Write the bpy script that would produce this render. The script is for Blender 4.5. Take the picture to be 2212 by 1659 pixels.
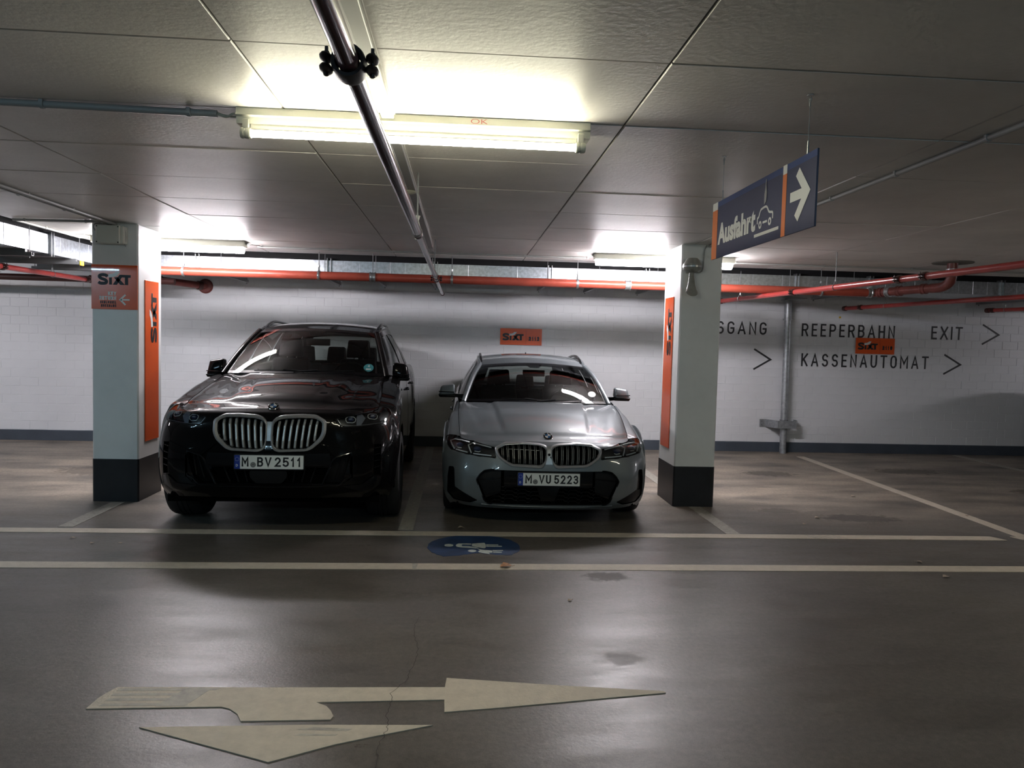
import bpy, bmesh, math, random
from mathutils import Vector, Matrix
from mathutils.bvhtree import BVHTree
from mathutils.geometry import tessellate_polygon
R = math.radians
for o in list(bpy.data.objects):
    bpy.data.objects.remove(o, do_unlink=True)
sc = bpy.context.scene
COL = sc.collection

# ------------------------------------------------------------------ camera
EYE = 1.55
_p, _y, _r = R(3.115), R(3.968), R(1.465)
FW = Vector((math.sin(_y)*math.cos(_p), math.cos(_y)*math.cos(_p), -math.sin(_p)))
_rt = Vector((math.cos(_y), -math.sin(_y), 0)); _up = _rt.cross(FW)
RT = math.cos(_r)*_rt + math.sin(_r)*_up
UP = -math.sin(_r)*_rt + math.cos(_r)*_up
cd = bpy.data.cameras.new('camera'); cam = bpy.data.objects.new('camera', cd); COL.objects.link(cam)
cd.sensor_fit = 'HORIZONTAL'; cd.sensor_width = 36.0
cd.lens = 36.0*1600/2212; cd.clip_start = 0.05; cd.clip_end = 200
cam.matrix_world = Matrix(((RT.x, UP.x, -FW.x, 0), (RT.y, UP.y, -FW.y, 0), (RT.z, UP.z, -FW.z, EYE), (0, 0, 0, 1)))
sc.camera = cam

# ------------------------------------------------------------------ world, exposure
wd = bpy.data.worlds.new('world'); sc.world = wd; wd.use_nodes = True
wd.node_tree.nodes['Background'].inputs[0].default_value = (0.010, 0.011, 0.012, 1)
wd.node_tree.nodes['Background'].inputs[1].default_value = 1.0
sc.view_settings.view_transform = 'Standard'; sc.view_settings.look = 'None'
sc.view_settings.gamma = 1.0; sc.view_settings.use_curve_mapping = False
sc.view_settings.exposure = 1.95
sc.cycles.use_denoising = True
sc.cycles.max_bounces = 8; sc.cycles.diffuse_bounces = 4; sc.cycles.glossy_bounces = 4
sc.cycles.transparent_max_bounces = 12; sc.cycles.sample_clamp_indirect = 6.0
sc.cycles.caustics_reflective = False; sc.cycles.caustics_refractive = False
LANE_POWER = 28.0      # emission of the warm lane tubes
BAY_POWER = 35.0       # emission of the cool tubes above the bays
LANE_COL = (1.0, 0.955, 0.74, 1)
BAY_COL = (1.0, 0.95, 1.0, 1)
BACK_COL = (0.50, 0.80, 1.0, 1)   # cold tubes behind the viewer

# ------------------------------------------------------------------ materials
def M(name, col, rough=0.5, metal=0.0, spec=0.5, coat=0.0, noise=None, bump=None, emit=None, es=0.0, coat_ior=1.5):
    m = bpy.data.materials.new(name); m.use_nodes = True
    nt = m.node_tree; b = nt.nodes['Principled BSDF']
    c = tuple(col)+(1,) if len(col) == 3 else tuple(col)
    b.inputs['Base Color'].default_value = c
    b.inputs['Roughness'].default_value = rough
    b.inputs['Metallic'].default_value = metal
    b.inputs['Specular IOR Level'].default_value = spec
    b.inputs['Coat Weight'].default_value = coat
    b.inputs['Coat Roughness'].default_value = 0.03; b.inputs['Coat IOR'].default_value = coat_ior
    if emit:
        b.inputs['Emission Color'].default_value = emit; b.inputs['Emission Strength'].default_value = es
    if noise or bump:
        tc = nt.nodes.new('ShaderNodeTexCoord')
    if noise:                       # (scale, amount, detail)
        n = nt.nodes.new('ShaderNodeTexNoise'); n.inputs['Scale'].default_value = noise[0]
        n.inputs['Detail'].default_value = noise[2] if len(noise) > 2 else 6
        n.inputs['Roughness'].default_value = 0.62
        nt.links.new(tc.outputs['Object'], n.inputs['Vector'])
        r = nt.nodes.new('ShaderNodeValToRGB')
        a = noise[1]
        r.color_ramp.elements[0].position = 0.32; r.color_ramp.elements[1].position = 0.68
        r.color_ramp.elements[0].color = (c[0]*(1-a), c[1]*(1-a), c[2]*(1-a), 1)
        r.color_ramp.elements[1].color = (min(1, c[0]*(1+a)), min(1, c[1]*(1+a)), min(1, c[2]*(1+a)), 1)
        nt.links.new(n.outputs['Fac'], r.inputs['Fac']); nt.links.new(r.outputs['Color'], b.inputs['Base Color'])
    if bump:                        # (scale, strength)
        n2 = nt.nodes.new('ShaderNodeTexNoise'); n2.inputs['Scale'].default_value = bump[0]; n2.inputs['Detail'].default_value = 5
        nt.links.new(tc.outputs['Object'], n2.inputs['Vector'])
        bp = nt.nodes.new('ShaderNodeBump'); bp.inputs['Strength'].default_value = bump[1]; bp.inputs['Distance'].default_value = 0.004
        nt.links.new(n2.outputs['Fac'], bp.inputs['Height']); nt.links.new(bp.outputs['Normal'], b.inputs['Normal'])
    return m

def glass_mat(name, tint, fres=1.45, rough=0.0):
    """thin pane: tinted see-through plus a mirror film"""
    m = bpy.data.materials.new(name); m.use_nodes = True; nt = m.node_tree
    nt.nodes.remove(nt.nodes['Principled BSDF']); out = nt.nodes['Material Output']
    t = nt.nodes.new('ShaderNodeBsdfTransparent'); t.inputs[0].default_value = tuple(tint)+(1,)
    g = nt.nodes.new('ShaderNodeBsdfGlossy'); g.inputs['Roughness'].default_value = rough
    f = nt.nodes.new('ShaderNodeFresnel'); f.inputs[0].default_value = fres
    mx = nt.nodes.new('ShaderNodeMixShader')
    nt.links.new(f.outputs[0], mx.inputs[0]); nt.links.new(t.outputs[0], mx.inputs[1]); nt.links.new(g.outputs[0], mx.inputs[2])
    nt.links.new(mx.outputs[0], out.inputs['Surface'])
    return m

def floor_mat():
    m = bpy.data.materials.new('floor_screed'); m.use_nodes = True; nt = m.node_tree; b = nt.nodes['Principled BSDF']
    N = nt.nodes.new; L = nt.links.new
    tc = N('ShaderNodeTexCoord')
    def noise(scale, detail=6, sx=1, sy=1, rough=.6):
        mp = N('ShaderNodeMapping'); mp.inputs['Scale'].default_value = (sx, sy, 1); L(tc.outputs['Object'], mp.inputs[0])
        n = N('ShaderNodeTexNoise'); n.inputs['Scale'].default_value = scale; n.inputs['Detail'].default_value = detail
        n.inputs['Roughness'].default_value = rough; L(mp.outputs[0], n.inputs['Vector']); return n.outputs['Fac']
    def ramp(fac, p0, c0, p1, c1):
        r = N('ShaderNodeValToRGB'); e = r.color_ramp.elements
        e[0].position = p0; e[1].position = p1; e[0].color = c0; e[1].color = c1; L(fac, r.inputs[0]); return r.outputs[0]
    def mix(fac, a, bb, mode='MIX'):
        x = N('ShaderNodeMix'); x.data_type = 'RGBA'; x.blend_type = mode
        if isinstance(fac, float): x.inputs[0].default_value = fac
        else: L(fac, x.inputs[0])
        for k, s in ((6, a), (7, bb)):
            if isinstance(s, tuple): x.inputs[k].default_value = s
            else: L(s, x.inputs[k])
        return x.outputs[2]
    base = ramp(noise(1.4, 9, .5, 1.2, .68), .33, FLOOR_A, .70, FLOOR_B)
    # worn dusty parking bays beyond the first line are paler and browner
    sep = N('ShaderNodeSeparateXYZ'); L(tc.outputs['Object'], sep.inputs[0])
    mr = N('ShaderNodeMapRange'); mr.inputs[1].default_value = 6.0; mr.inputs[2].default_value = 7.6; L(sep.outputs[1], mr.inputs[0])
    dust = N('ShaderNodeMath'); dust.operation = 'MULTIPLY'; L(mr.outputs[0], dust.inputs[0])
    L(ramp(noise(2.2, 8, .45, 1.2), .36, (0, 0, 0, 1), .62, (1, 1, 1, 1)), dust.inputs[1])
    c = mix(dust.outputs[0], base, (0.30, 0.25, 0.195, 1))
    fine = ramp(noise(34, 5), .3, (.72, .72, .72, 1), .7, (1.2, 1.2, 1.2, 1))
    c = mix(1.0, c, fine, 'MULTIPLY')
    c = mix(1.0, c, ramp(noise(210, 4), .36, (.62, .62, .62, 1), .52, (1.08, 1.08, 1.08, 1)), 'MULTIPLY')
    dark = ramp(noise(1.3, 6, .5, 1.3, .6), .50, (0, 0, 0, 1), .80, (.60, .60, .60, 1))
    c = mix(dark, c, (.055, .045, .038, 1))
    # individual stains: (x, y, half-length, half-width)
    wob = noise(14, 5); stain = None
    for (sx, sy, rx, ry, k) in STAINS:
        vm = N('ShaderNodeVectorMath'); vm.operation = 'SUBTRACT'; L(tc.outputs['Object'], vm.inputs[0]); vm.inputs[1].default_value = (sx, sy, 0)
        vs = N('ShaderNodeVectorMath'); vs.operation = 'MULTIPLY'; L(vm.outputs[0], vs.inputs[0]); vs.inputs[1].default_value = (1/rx, 1/ry, 0)
        ln = N('ShaderNodeVectorMath'); ln.operation = 'LENGTH'; L(vs.outputs[0], ln.inputs[0])
        ad = N('ShaderNodeMath'); ad.operation = 'MULTIPLY_ADD'; L(wob, ad.inputs[0]); ad.inputs[1].default_value = 1.6; L(ln.outputs['Value'], ad.inputs[2])
        m2 = N('ShaderNodeMapRange'); m2.inputs[1].default_value = 1.85; m2.inputs[2].default_value = 1.45
        m2.inputs[3].default_value = 0.0; m2.inputs[4].default_value = k; L(ad.outputs[0], m2.inputs[0])
        c = mix(m2.outputs[0], c, (.030, .025, .021, 1))
        if stain is None: stain = m2.outputs[0]
        else:
            mx = N('ShaderNodeMath'); mx.operation = 'MAXIMUM'; L(stain, mx.inputs[0]); L(m2.outputs[0], mx.inputs[1]); stain = mx.outputs[0]
    L(c, b.inputs['Base Color'])
    rr = ramp(noise(2.1, 8, .45, 1.5, .7), .30, (.27, .27, .27, 1), .72, (.50, .50, .50, 1))
    rb = N('ShaderNodeMix'); rb.data_type = 'RGBA'; L(mr.outputs[0], rb.inputs[0]); L(rr, rb.inputs[6]); rb.inputs[7].default_value = (.55, .55, .55, 1)
    rs = N('ShaderNodeMix'); rs.data_type = 'RGBA'; L(stain, rs.inputs[0]); L(rb.outputs[2], rs.inputs[6]); rs.inputs[7].default_value = (.85, .85, .85, 1)
    L(rs.outputs[2], b.inputs['Roughness'])
    b.inputs['Specular IOR Level'].default_value = .7
    bp = N('ShaderNodeBump'); bp.inputs['Strength'].default_value = .22; bp.inputs['Distance'].default_value = .004
    L(noise(60, 6), bp.inputs['Height']); L(bp.outputs[0], b.inputs['Normal'])
    return m
FLOOR_A = (0.084, 0.073, 0.062, 1); FLOOR_B = (0.142, 0.125, 0.107, 1)
STAINS = [(1.01, 4.86, .17, .11, .55), (.83, 3.55, .13, .08, .22), (-.28, 4.25, .35, .3, .25), (3.75, 6.62, .42, .16, .7), (3.1, 6.9, .22, .12, .5), (-4.1, 8.6, .45, .3, .55), (6.6, 8.0, .3, .16, .6), (3.9, 9.0, .35, .2, .6), (5.9, 9.3, .5, .25, .6)]

MT = {}
MT['floor'] = floor_mat()
MT['ceiling'] = M('ceiling_paint', (.74, .72, .685), .44, noise=(1.6, .10, 8), bump=(45, .35))
MT['ceiling_dark'] = M('ceiling_joint', (.16, .155, .14), .8)
MT['void'] = M('dirty_shaded_black', (.006, .006, .007), .9)  # dirt plus the shade of the duct recess, put into the colour
MT['wall'] = M('white_wall_paint', (.715, .73, .755), .42, noise=(1.1, .04, 5), bump=(60, .12))
MT['band'] = M('slate_band_paint', (.055, .068, .088), .5, noise=(3, .15), bump=(40, .2))
MT['pillar'] = M('pillar_paint', (.79, .81, .80), .45, noise=(2.5, .05), bump=(50, .12))
MT['pillar_black'] = M('pillar_black_paint', (.014, .015, .018), .42, noise=(6, .2))
MT['line'] = M('road_paint', (.47, .415, .335), .6, noise=(18, .10), bump=(80, .4))
MT['line_worn'] = M('worn_road_paint', (.30, .28, .24), .6, noise=(30, .25, 10), bump=(80, .4))
MT['line_dark'] = M('tyre_scuff', (.34, .315, .27), .55, noise=(25, .25, 8))
MT['orange'] = M('orange_sign', (.78, .115, .022), .25, coat=.3)
MT['orange2'] = M('orange_strip', (.78, .22, .05), .35)
MT['blue_sign'] = M('navy_sign', (.013, .021, .070), .42)
MT['blue_sign2'] = M('blue_sign_edge', (.014, .045, .17), .4)
MT['white'] = M('white_print', (.80, .82, .79), .4)
MT['black'] = M('black_print', (.012, .011, .012), .5)
MT['blackwall'] = M('black_wall_paint', (.022, .022, .026), .55)
MT['red'] = M('red_pipe_paint', (.38, .045, .040), .28, noise=(9, .12), coat=.15)
MT['redor'] = M('orange_red_pipe_paint', (.345, .062, .038), .35, noise=(7, .12))
MT['brownred'] = M('brown_red_pipe_paint', (.17, .045, .038), .35, noise=(10, .2))
MT['darkpipe'] = M('dark_enamel_pipe', (.085, .032, .040), .2, coat=.4)
MT['coupling'] = M('cast_coupling', (.055, .016, .014), .45)
MT['blackcast'] = M('black_cast_iron', (.012, .008, .010), .5)
MT['steel'] = M('zinc_steel', (.42, .43, .44), .35, metal=.85, noise=(20, .2))
MT['galv'] = M('galvanised_sheet', (.50, .53, .56), .33, metal=.8, noise=(26, .22, 3), bump=(14, .15))
MT['galvpipe'] = M('galvanised_pipe', (.36, .38, .40), .42, metal=.6, noise=(22, .28, 6))
MT['conduit'] = M('grey_pvc', (.36, .36, .35), .45)
MT['rail'] = M('dark_channel', (.20, .205, .21), .5, metal=.3)
MT['lamp'] = M('lamp_housing', (.50, .50, .42), .45)
MT['box'] = M('beige_box', (.66, .67, .60), .45)
MT['siren'] = M('grey_green_siren', (.27, .27, .24), .4, noise=(9, .2))
MT['siren_in'] = M('siren_mouth', (.13, .135, .12), .5)
MT['tube_lane'] = M('lit_tube_warm', (1, 1, 1), .3, emit=LANE_COL, es=LANE_POWER)
MT['added_tube_shield'] = M('added_tube_shield_paint', (.70, .70, .66), .5)  # for the added sector that blocks light towards the lamp housing
MT['tube_bay'] = M('lit_tube_cool', (1, 1, 1), .3, emit=BAY_COL, es=BAY_POWER)
MT['crack'] = M('floor_crack_dirt', (.035, .03, .026), .8)
MT['tube_back'] = M('lit_tube_cold', (1, 1, 1), .3, emit=BACK_COL, es=52.0)
MT['wall_far'] = M('darkened_wall', (.10, .10, .10), .8, noise=(1.5, .2))  # unseen wall behind the viewer, darkened to keep reflections on the cars low
MT['yellow'] = M('yellow_cap', (.75, .48, .05), .5)
MT['leaf'] = M('dry_leaf', (.42, .21, .10), .7, noise=(60, .4))
MT['leaf2'] = M('pale_dry_leaf', (.36, .29, .22), .7, noise=(60, .4))
MT['bluepaint'] = M('blue_floor_paint', (.012, .036, .098), .5, noise=(8, .35, 8))
MT['whitepaint'] = M('white_floor_paint', (.46, .50, .46), .55, noise=(30, .2))
# cars
MT['suv_paint'] = M('black_car_paint', (.0026, .0024, .0028), .5, spec=.02, coat=1.0, coat_ior=1.26)
MT['grey_paint'] = M('grey_car_paint', (.150, .174, .188), .46, metal=.30, coat=1.0, noise=(1400, .12, 1))
MT['gloss_black'] = M('gloss_black_trim', (.004, .004, .005), .4, spec=.08, coat=.8, coat_ior=1.36)
MT['matt_black'] = M('matt_black_plastic', (.008, .008, .009), .6, spec=.2)
MT['inside'] = M('dark_cavity', (.002, .002, .002), .8, spec=.03)
MT['satin'] = M('satin_aluminium', (.42, .43, .44), .34, metal=.6)
MT['slat'] = M('aluminium_slat', (.55, .56, .55), .32, metal=.55)
MT['chrome'] = M('chrome', (.75, .75, .76), .08, metal=1)
MT['tyre'] = M('tyre_rubber', (.010, .010, .011), .7, noise=(20, .2))
MT['rim'] = M('dark_rim', (.06, .06, .065), .3, metal=.8)
MT['seat'] = M('dark_seat_leather', (.018, .017, .017), .5)
MT['dash'] = M('dashboard', (.014, .014, .015), .55)
MT['plate'] = M('plate_white', (.76, .78, .76), .4)
MT['plate_blue'] = M('plate_blue', (.010, .035, .27), .4)
MT['plate_black'] = M('plate_black', (.006, .006, .007), .4)
MT['seal'] = M('plate_seal', (.22, .225, .22), .45)
MT['badge_blue'] = M('badge_blue', (.03, .12, .30), .2, coat=.5)
MT['badge_white'] = M('badge_white', (.75, .76, .76), .2, coat=.5)
MT['badge_black'] = M('badge_black', (.006, .006, .008), .15, coat=.5)
MT['drl'] = M('light_guide', (.80, .84, .86), .2)
MT['lens_blue'] = M('blue_lens', (.03, .045, .11), .08, coat=1)
MT['hl_dark'] = M('headlight_housing', (.022, .023, .026), .25, metal=.3)
MT['hl_grey'] = M('headlight_reflector', (.30, .33, .39), .25, metal=.5)
MT['sticker'] = M('green_sticker', (.06, .30, .33), .5)
MT['glass'] = glass_mat('windscreen_glass', (.50, .54, .52), 1.40)
MT['sideglass'] = glass_mat('tinted_side_glass', (.20, .21, .21), 1.55)
MT['lens'] = glass_mat('clear_lens', (.88, .90, .92), 1.40)

# ------------------------------------------------------------------ mesh helpers
def world_of(o):
    m = o.matrix_basis.copy(); p = o.parent
    while p: m = p.matrix_basis @ m; p = p.parent
    return m

class MB:
    """collects simple solids in one mesh"""
    def __init__(s): s.v = []; s.f = []; s.sm = []
    def add(s, vs, fs, smooth=False):
        n = len(s.v); s.v += [tuple(p) for p in vs]
        for f in fs: s.f.append(tuple(i+n for i in f)); s.sm.append(smooth)
        return s
    def box(s, a, b):
        x0, y0, z0 = a; x1, y1, z1 = b
        return s.add([(x0,y0,z0),(x1,y0,z0),(x1,y1,z0),(x0,y1,z0),(x0,y0,z1),(x1,y0,z1),(x1,y1,z1),(x0,y1,z1)],
                     [(0,3,2,1),(4,5,6,7),(0,1,5,4),(1,2,6,5),(2,3,7,6),(3,0,4,7)])
    def cbox(s, a, b, c=.004):
        """box with chamfered edges"""
        bm = bmesh.new(); r = bmesh.ops.create_cube(bm, size=1)
        for v in bm.verts:
            v.co = Vector([a[i]+(b[i]-a[i])*(v.co[i]+.5) for i in range(3)])
        bmesh.ops.bevel(bm, geom=bm.edges[:], offset=c, segments=1, affect='EDGES')
        s.bm(bm); return s
    def bm(s, bm, smooth=False):
        bm.verts.index_update()
        s.add([v.co[:] for v in bm.verts], [[v.index for v in f.verts] for f in bm.faces], smooth); bm.free(); return s
    def tube(s, pts, r, n=12, caps=True, smooth=True):
        pts = [Vector(p) for p in pts]; rs = r if isinstance(r, (list, tuple)) else [r]*len(pts)
        vs = []; fs = []; ref = None
        for i, p in enumerate(pts):
            d = (pts[min(i+1, len(pts)-1)]-pts[max(i-1, 0)]).normalized()
            if ref is None:
                ref = Vector((0, 0, 1)) if abs(d.z) < .9 else Vector((1, 0, 0))
            a = d.cross(ref).normalized(); b = a.cross(d).normalized(); ref = b
            for k in range(n):
                t = 2*math.pi*k/n
                vs.append(p + rs[i]*(a*math.cos(t)+b*math.sin(t)))
        for i in range(len(pts)-1):
            for k in range(n):
                k2 = (k+1) % n
                fs.append((i*n+k, (i+1)*n+k, (i+1)*n+k2, i*n+k2))
        s.add(vs, fs, smooth)
        if caps:
            s.add(vs[:n], [tuple(range(n))]); s.add(vs[-n:], [tuple(reversed(range(n)))])
        return s
    def prism(s, poly, o, u, v, h):
        """extruded flat outline; poly in (u,v); h is an offset vector"""
        o, u, v, h = Vector(o), Vector(u), Vector(v), Vector(h)
        n = len(poly); A = [o+u*a+v*b for a, b in poly]; B = [p+h for p in A]
        tris = tessellate_polygon([[Vector((a, b, 0)) for a, b in poly]])
        fs = [tuple(t) for t in tris]+[tuple(i+n for i in reversed(t)) for t in tris]
        fs += [(i, (i+1) % n, n+(i+1) % n, n+i) for i in range(n)]
        return s.add(A+B, fs)
    def lathe(s, prof, o, axis, n=32, smooth=True):
        o = Vector(o); ax = Vector(axis).normalized()
        a = ax.orthogonal().normalized(); b = ax.cross(a)
        vs = []; fs = []; m = len(prof)
        for k in range(n):
            t = 2*math.pi*k/n; d = a*math.cos(t)+b*math.sin(t)
            for (rr, hh) in prof: vs.append(o+d*rr+ax*hh)
        for k in range(n):
            k2 = (k+1) % n
            for i in range(m-1): fs.append((k*m+i, k*m+i+1, k2*m+i+1, k2*m+i))
        return s.add(vs, fs, smooth)
    def ellipsoid(s, c, r, n=14, m=8, rot=None):
        vs = []; fs = []
        for i in range(m+1):
            ph = math.pi*i/m
            for k in range(n):
                t = 2*math.pi*k/n
                p = Vector((r[0]*math.sin(ph)*math.cos(t), r[1]*math.sin(ph)*math.sin(t), r[2]*math.cos(ph)))
                if rot: p = rot @ p
                vs.append(Vector(c)+p)
        for i in range(m):
            for k in range(n): fs.append((i*n+k, (i+1)*n+k, (i+1)*n+(k+1) % n, i*n+(k+1) % n))
        return s.add(vs, fs, True)
    def build(s, name, mat, parent=None, local=False, label=None, kind=None):
        me = bpy.data.meshes.new(name); me.from_pydata(s.v, [], s.f); me.validate(); 
        bm = bmesh.new(); bm.from_mesh(me); bmesh.ops.remove_doubles(bm, verts=bm.verts, dist=1e-5) if len(s.v) < 60000 else None
        bmesh.ops.recalc_face_normals(bm, faces=bm.faces); bm.to_mesh(me); bm.free()
        if any(s.sm):
            me.polygons.foreach_set('use_smooth', [True]*len(me.polygons))
            me.set_sharp_from_angle(angle=R(38))
        return place(name, me, mat, parent, local, label, kind)

def place(name, me, mat, parent=None, local=False, label=None, kind=None):
    for mm in (mat if isinstance(mat, (list, tuple)) else [mat]): me.materials.append(mm)
    o = bpy.data.objects.new(name, me); COL.objects.link(o)
    if parent:
        o.parent = parent
        if not local: me.transform(world_of(parent).inverted())
    if label: o['label'] = label
    if kind: o['kind'] = kind
    return o

def thing(name, label, cat, loc=(0, 0, 0), rz=0, group=None):
    o = bpy.data.objects.new(name, None); COL.objects.link(o); o.empty_display_size = .1
    o.location = loc; o.rotation_euler = (0, 0, rz); o['label'] = label; o['category'] = cat
    if group: o['group'] = group
    return o
def tag(o, label, cat, group=None):
    o['label'] = label; o['category'] = cat
    if group: o['group'] = group
    return o
def struct(o):
    o['kind'] = 'structure'; return o

_tc = {}
def text_data(s, bold=0.0, shear=0.0):
    key = (s, bold, shear)
    if key not in _tc:
        cu = bpy.data.curves.new('t', 'FONT'); cu.body = s; cu.offset = bold; cu.shear = shear; cu.resolution_u = 4
        ob = bpy.data.objects.new('t', cu); COL.objects.link(ob)
        dg = bpy.context.evaluated_depsgraph_get(); me = bpy.data.meshes.new_from_object(ob.evaluated_get(dg))
        vs = [v.co.copy() for v in me.vertices]; fs = [tuple(p.vertices) for p in me.polygons]
        bpy.data.objects.remove(ob); bpy.data.curves.remove(cu); bpy.data.meshes.remove(me)
        xs = [v.x for v in vs]; ys = [v.y for v in vs]; x0, x1, y0, y1 = min(xs), max(xs), min(ys), max(ys)
        _tc[key] = ([((v.x-x0)/(x1-x0), (v.y-y0)/(y1-y0)) for v in vs], fs)
    return _tc[key]
def put_text(mb, s, o, u, v, bold=0.0, shear=0.0):
    """letters filling the box o, o+u, o+v (u, v full extents)"""
    vs, fs = text_data(s, bold, shear); o, u, v = Vector(o), Vector(u), Vector(v)
    mb.add([o+u*a+v*b for a, b in vs], fs); return mb
def stroke(mb, pts, w, o, u, v, closed=False, taper=None):
    """flat stroke of width w along 2-D points"""
    o, u, v = Vector(o), Vector(u), Vector(v); n = len(pts); L = []; Rr = []
    for i in range(n):
        a = Vector(pts[(i-1) % n] if closed else pts[max(i-1, 0)]); b = Vector(pts[(i+1) % n] if closed else pts[min(i+1, n-1)])
        p = Vector(pts[i]); d1 = (p-a); d2 = (b-p)
        d1 = d1.normalized() if d1.length > 1e-9 else d2.normalized(); d2 = d2.normalized() if d2.length > 1e-9 else d1
        n1 = Vector((-d1.y, d1.x)); n2 = Vector((-d2.y, d2.x)); m = (n1+n2)
        m = m.normalized() if m.length > 1e-6 else n1
        k = w/2/max(.45, m.dot(n1))
        L.append(p+m*k); Rr.append(p-m*k)
    vs = [o+u*q.x+v*q.y for q in L]+[o+u*q.x+v*q.y for q in Rr]
    fs = [(i, (i+1) % n, n+(i+1) % n, n+i) for i in range(n if closed else n-1)]
    return mb.add(vs, fs)
def cat2(pts, n=6, closed=False):
    """Catmull-Rom through points (any dimension)"""
    P = [Vector(p) for p in pts]; m = len(P); out = []
    rng = range(m if closed else m-1)
    for i in rng:
        if closed: p0, p1, p2, p3 = P[(i-1) % m], P[i], P[(i+1) % m], P[(i+2) % m]
        else:
            p1, p2 = P[i], P[i+1]
            p0 = P[i-1] if i > 0 else p1*2-p2
            p3 = P[i+2] if i+2 < m else p2*2-p1
        for k in range(n):
            t = k/n
            out.append(.5*((2*p1)+(p2-p0)*t+(2*p0-5*p1+4*p2-p3)*t*t+(3*p1-p0-3*p2+p3)*t*t*t))
    if not closed: out.append(P[-1])
    return out
def logo(mb_black, mb_white, o, u, v):
    """the four-letter rental logo; u = its full width, v = the letter height"""
    o, u, v = Vector(o), Vector(u), Vector(v)
    q = lambda x, y: ((x-420)/705, (725-y)/235)
    def poly(mb, pts): mb.prism([q(*p) for p in pts], o, u, v, u.cross(v).normalized()*.0004)
    W = u.length; H = v.length; uu = u/705; vv = v/235     # strokes in source pixels, so widths stay even
    S = cat2([(624,558),(592,524),(525,515),(464,531),(456,566),(500,598),(575,622),(606,655),(590,690),(530,701),(470,696),(432,672)], 5)
    stroke(mb_black, [(p.x-420, 725-p.y) for p in S], 66, o+(u.cross(v).normalized()*.0004), uu, vv)
    poly(mb_black, [(662,575),(722,568),(722,725),(662,725)])
    poly(mb_black, [(738,725),(828,725),(975,508),(885,508)])
    poly(mb_black, [(768,572),(842,556),(1000,725),(900,725)])
    poly(mb_black, [(945,508),(1125,508),(1125,565),(945,565)])
    poly(mb_black, [(1000,560),(1070,560),(1070,725),(1000,725)])
    poly(mb_white, [(645,500),(650,571),(740,562),(815,540),(862,500),(895,440),(812,440),(772,474),(720,492)])

# stroke alphabet (narrow industrial lettering), unit boxes
def _arc(cx, cy, rx, ry, a0, a1, n=8): return [(cx+rx*math.cos(R(a0+(a1-a0)*k/n)), cy+ry*math.sin(R(a0+(a1-a0)*k/n))) for k in range(n+1)]
GL = {
 'A': [[(0, 0), (.5, 1), (1, 0)], [(.17, .30), (.83, .30)]],
 'B': [[(0, 0), (0, 1), (.55, 1)]+_arc(.55, .765, .40, .235, 90, -90)+[(0, .53)], [(.55, .53)]+_arc(.55, .265, .45, .265, 90, -90)+[(0, 0)]],
 'E': [[(1, 1), (0, 1), (0, 0), (1, 0)], [(0, .52), (.88, .52)]],
 'G': [_arc(.5, .72, .5, .28, 25, 180)+_arc(.5, .28, .5, .28, 180, 360)+[(1, .47), (.55, .47)]],
 'H': [[(0, 0), (0, 1)], [(1, 0), (1, 1)], [(0, .5), (1, .5)]],
 'I': [[(.5, 0), (.5, 1)]],
 'K': [[(0, 0), (0, 1)], [(1, 1), (0, .38)], [(.32, .58), (1, 0)]],
 'M': [[(0, 0), (0, 1), (.5, .36), (1, 1), (1, 0)]],
 'N': [[(0, 0), (0, 1), (1, 0), (1, 1)]],
 'O': [_arc(.5, .70, .5, .30, 0, 180)+_arc(.5, .30, .5, .30, 180, 360)+[(1, .70)]],
 'P': [[(0, 0), (0, 1), (.55, 1)]+_arc(.55, .735, .45, .265, 90, -90)+[(0, .47)]],
 'R': [[(0, 0), (0, 1), (.55, 1)]+_arc(.55, .745, .45, .255, 90, -90)+[(0, .49)], [(.55, .49), (1, 0)]],
 'S': [_arc(.5, .745, .46, .255, 25, 250, 10)+_arc(.5, .262, .48, .262, 70, -155, 10)],
 'T': [[(0, 1), (1, 1)], [(.5, 1), (.5, 0)]],
 'U': [[(0, 1), (0, .30)]+_arc(.5, .30, .5, .30, 180, 360)+[(1, 1)]],
 'V': [[(0, 1), (.5, 0), (1, 1)]],
 'X': [[(0, 0), (1, 1)], [(0, 1), (1, 0)]],
 'Y': [[(0, 1), (.5, .45), (1, 1)], [(.5, .45), (.5, 0)]],
 'L': [[(0, 1), (0, 0), (1, 0)]],
 'C': [_arc(.5, .72, .5, .28, 20, 180)+_arc(.5, .28, .5, .28, 180, 340)],
 'Ü': [[(0, .64), (0, .26)]+_arc(.5, .26, .5, .26, 180, 360)+[(1, .64)], [(.10, 1), (.14, 1)], [(.86, 1), (.90, 1)]],
 '0': [_arc(.5, .68, .5, .32, 0, 180)+_arc(.5, .32, .5, .32, 180, 360)+[(1, .68)]],
 '1': [[(.12, .74), (.60, 1), (.60, 0)]],
 '2': [_arc(.5, .72, .46, .28, 165, -30, 9)+[(.02, 0), (1, 0)]],
 '3': [_arc(.48, .755, .44, .245, 155, -80, 9)+[(.40, .52)], _arc(.48, .27, .50, .27, 95, -155, 10)],
 '5': [[(.92, 1), (.12, 1), (.06, .55)]+_arc(.48, .31, .52, .31, 140, -150, 10)],
}
WID = {'I': .12, '1': .72, 'M': 1.25, 'A': 1.12, 'V': 1.1, 'E': .84, 'X': 1.1, 'T': 1.05}
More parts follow.
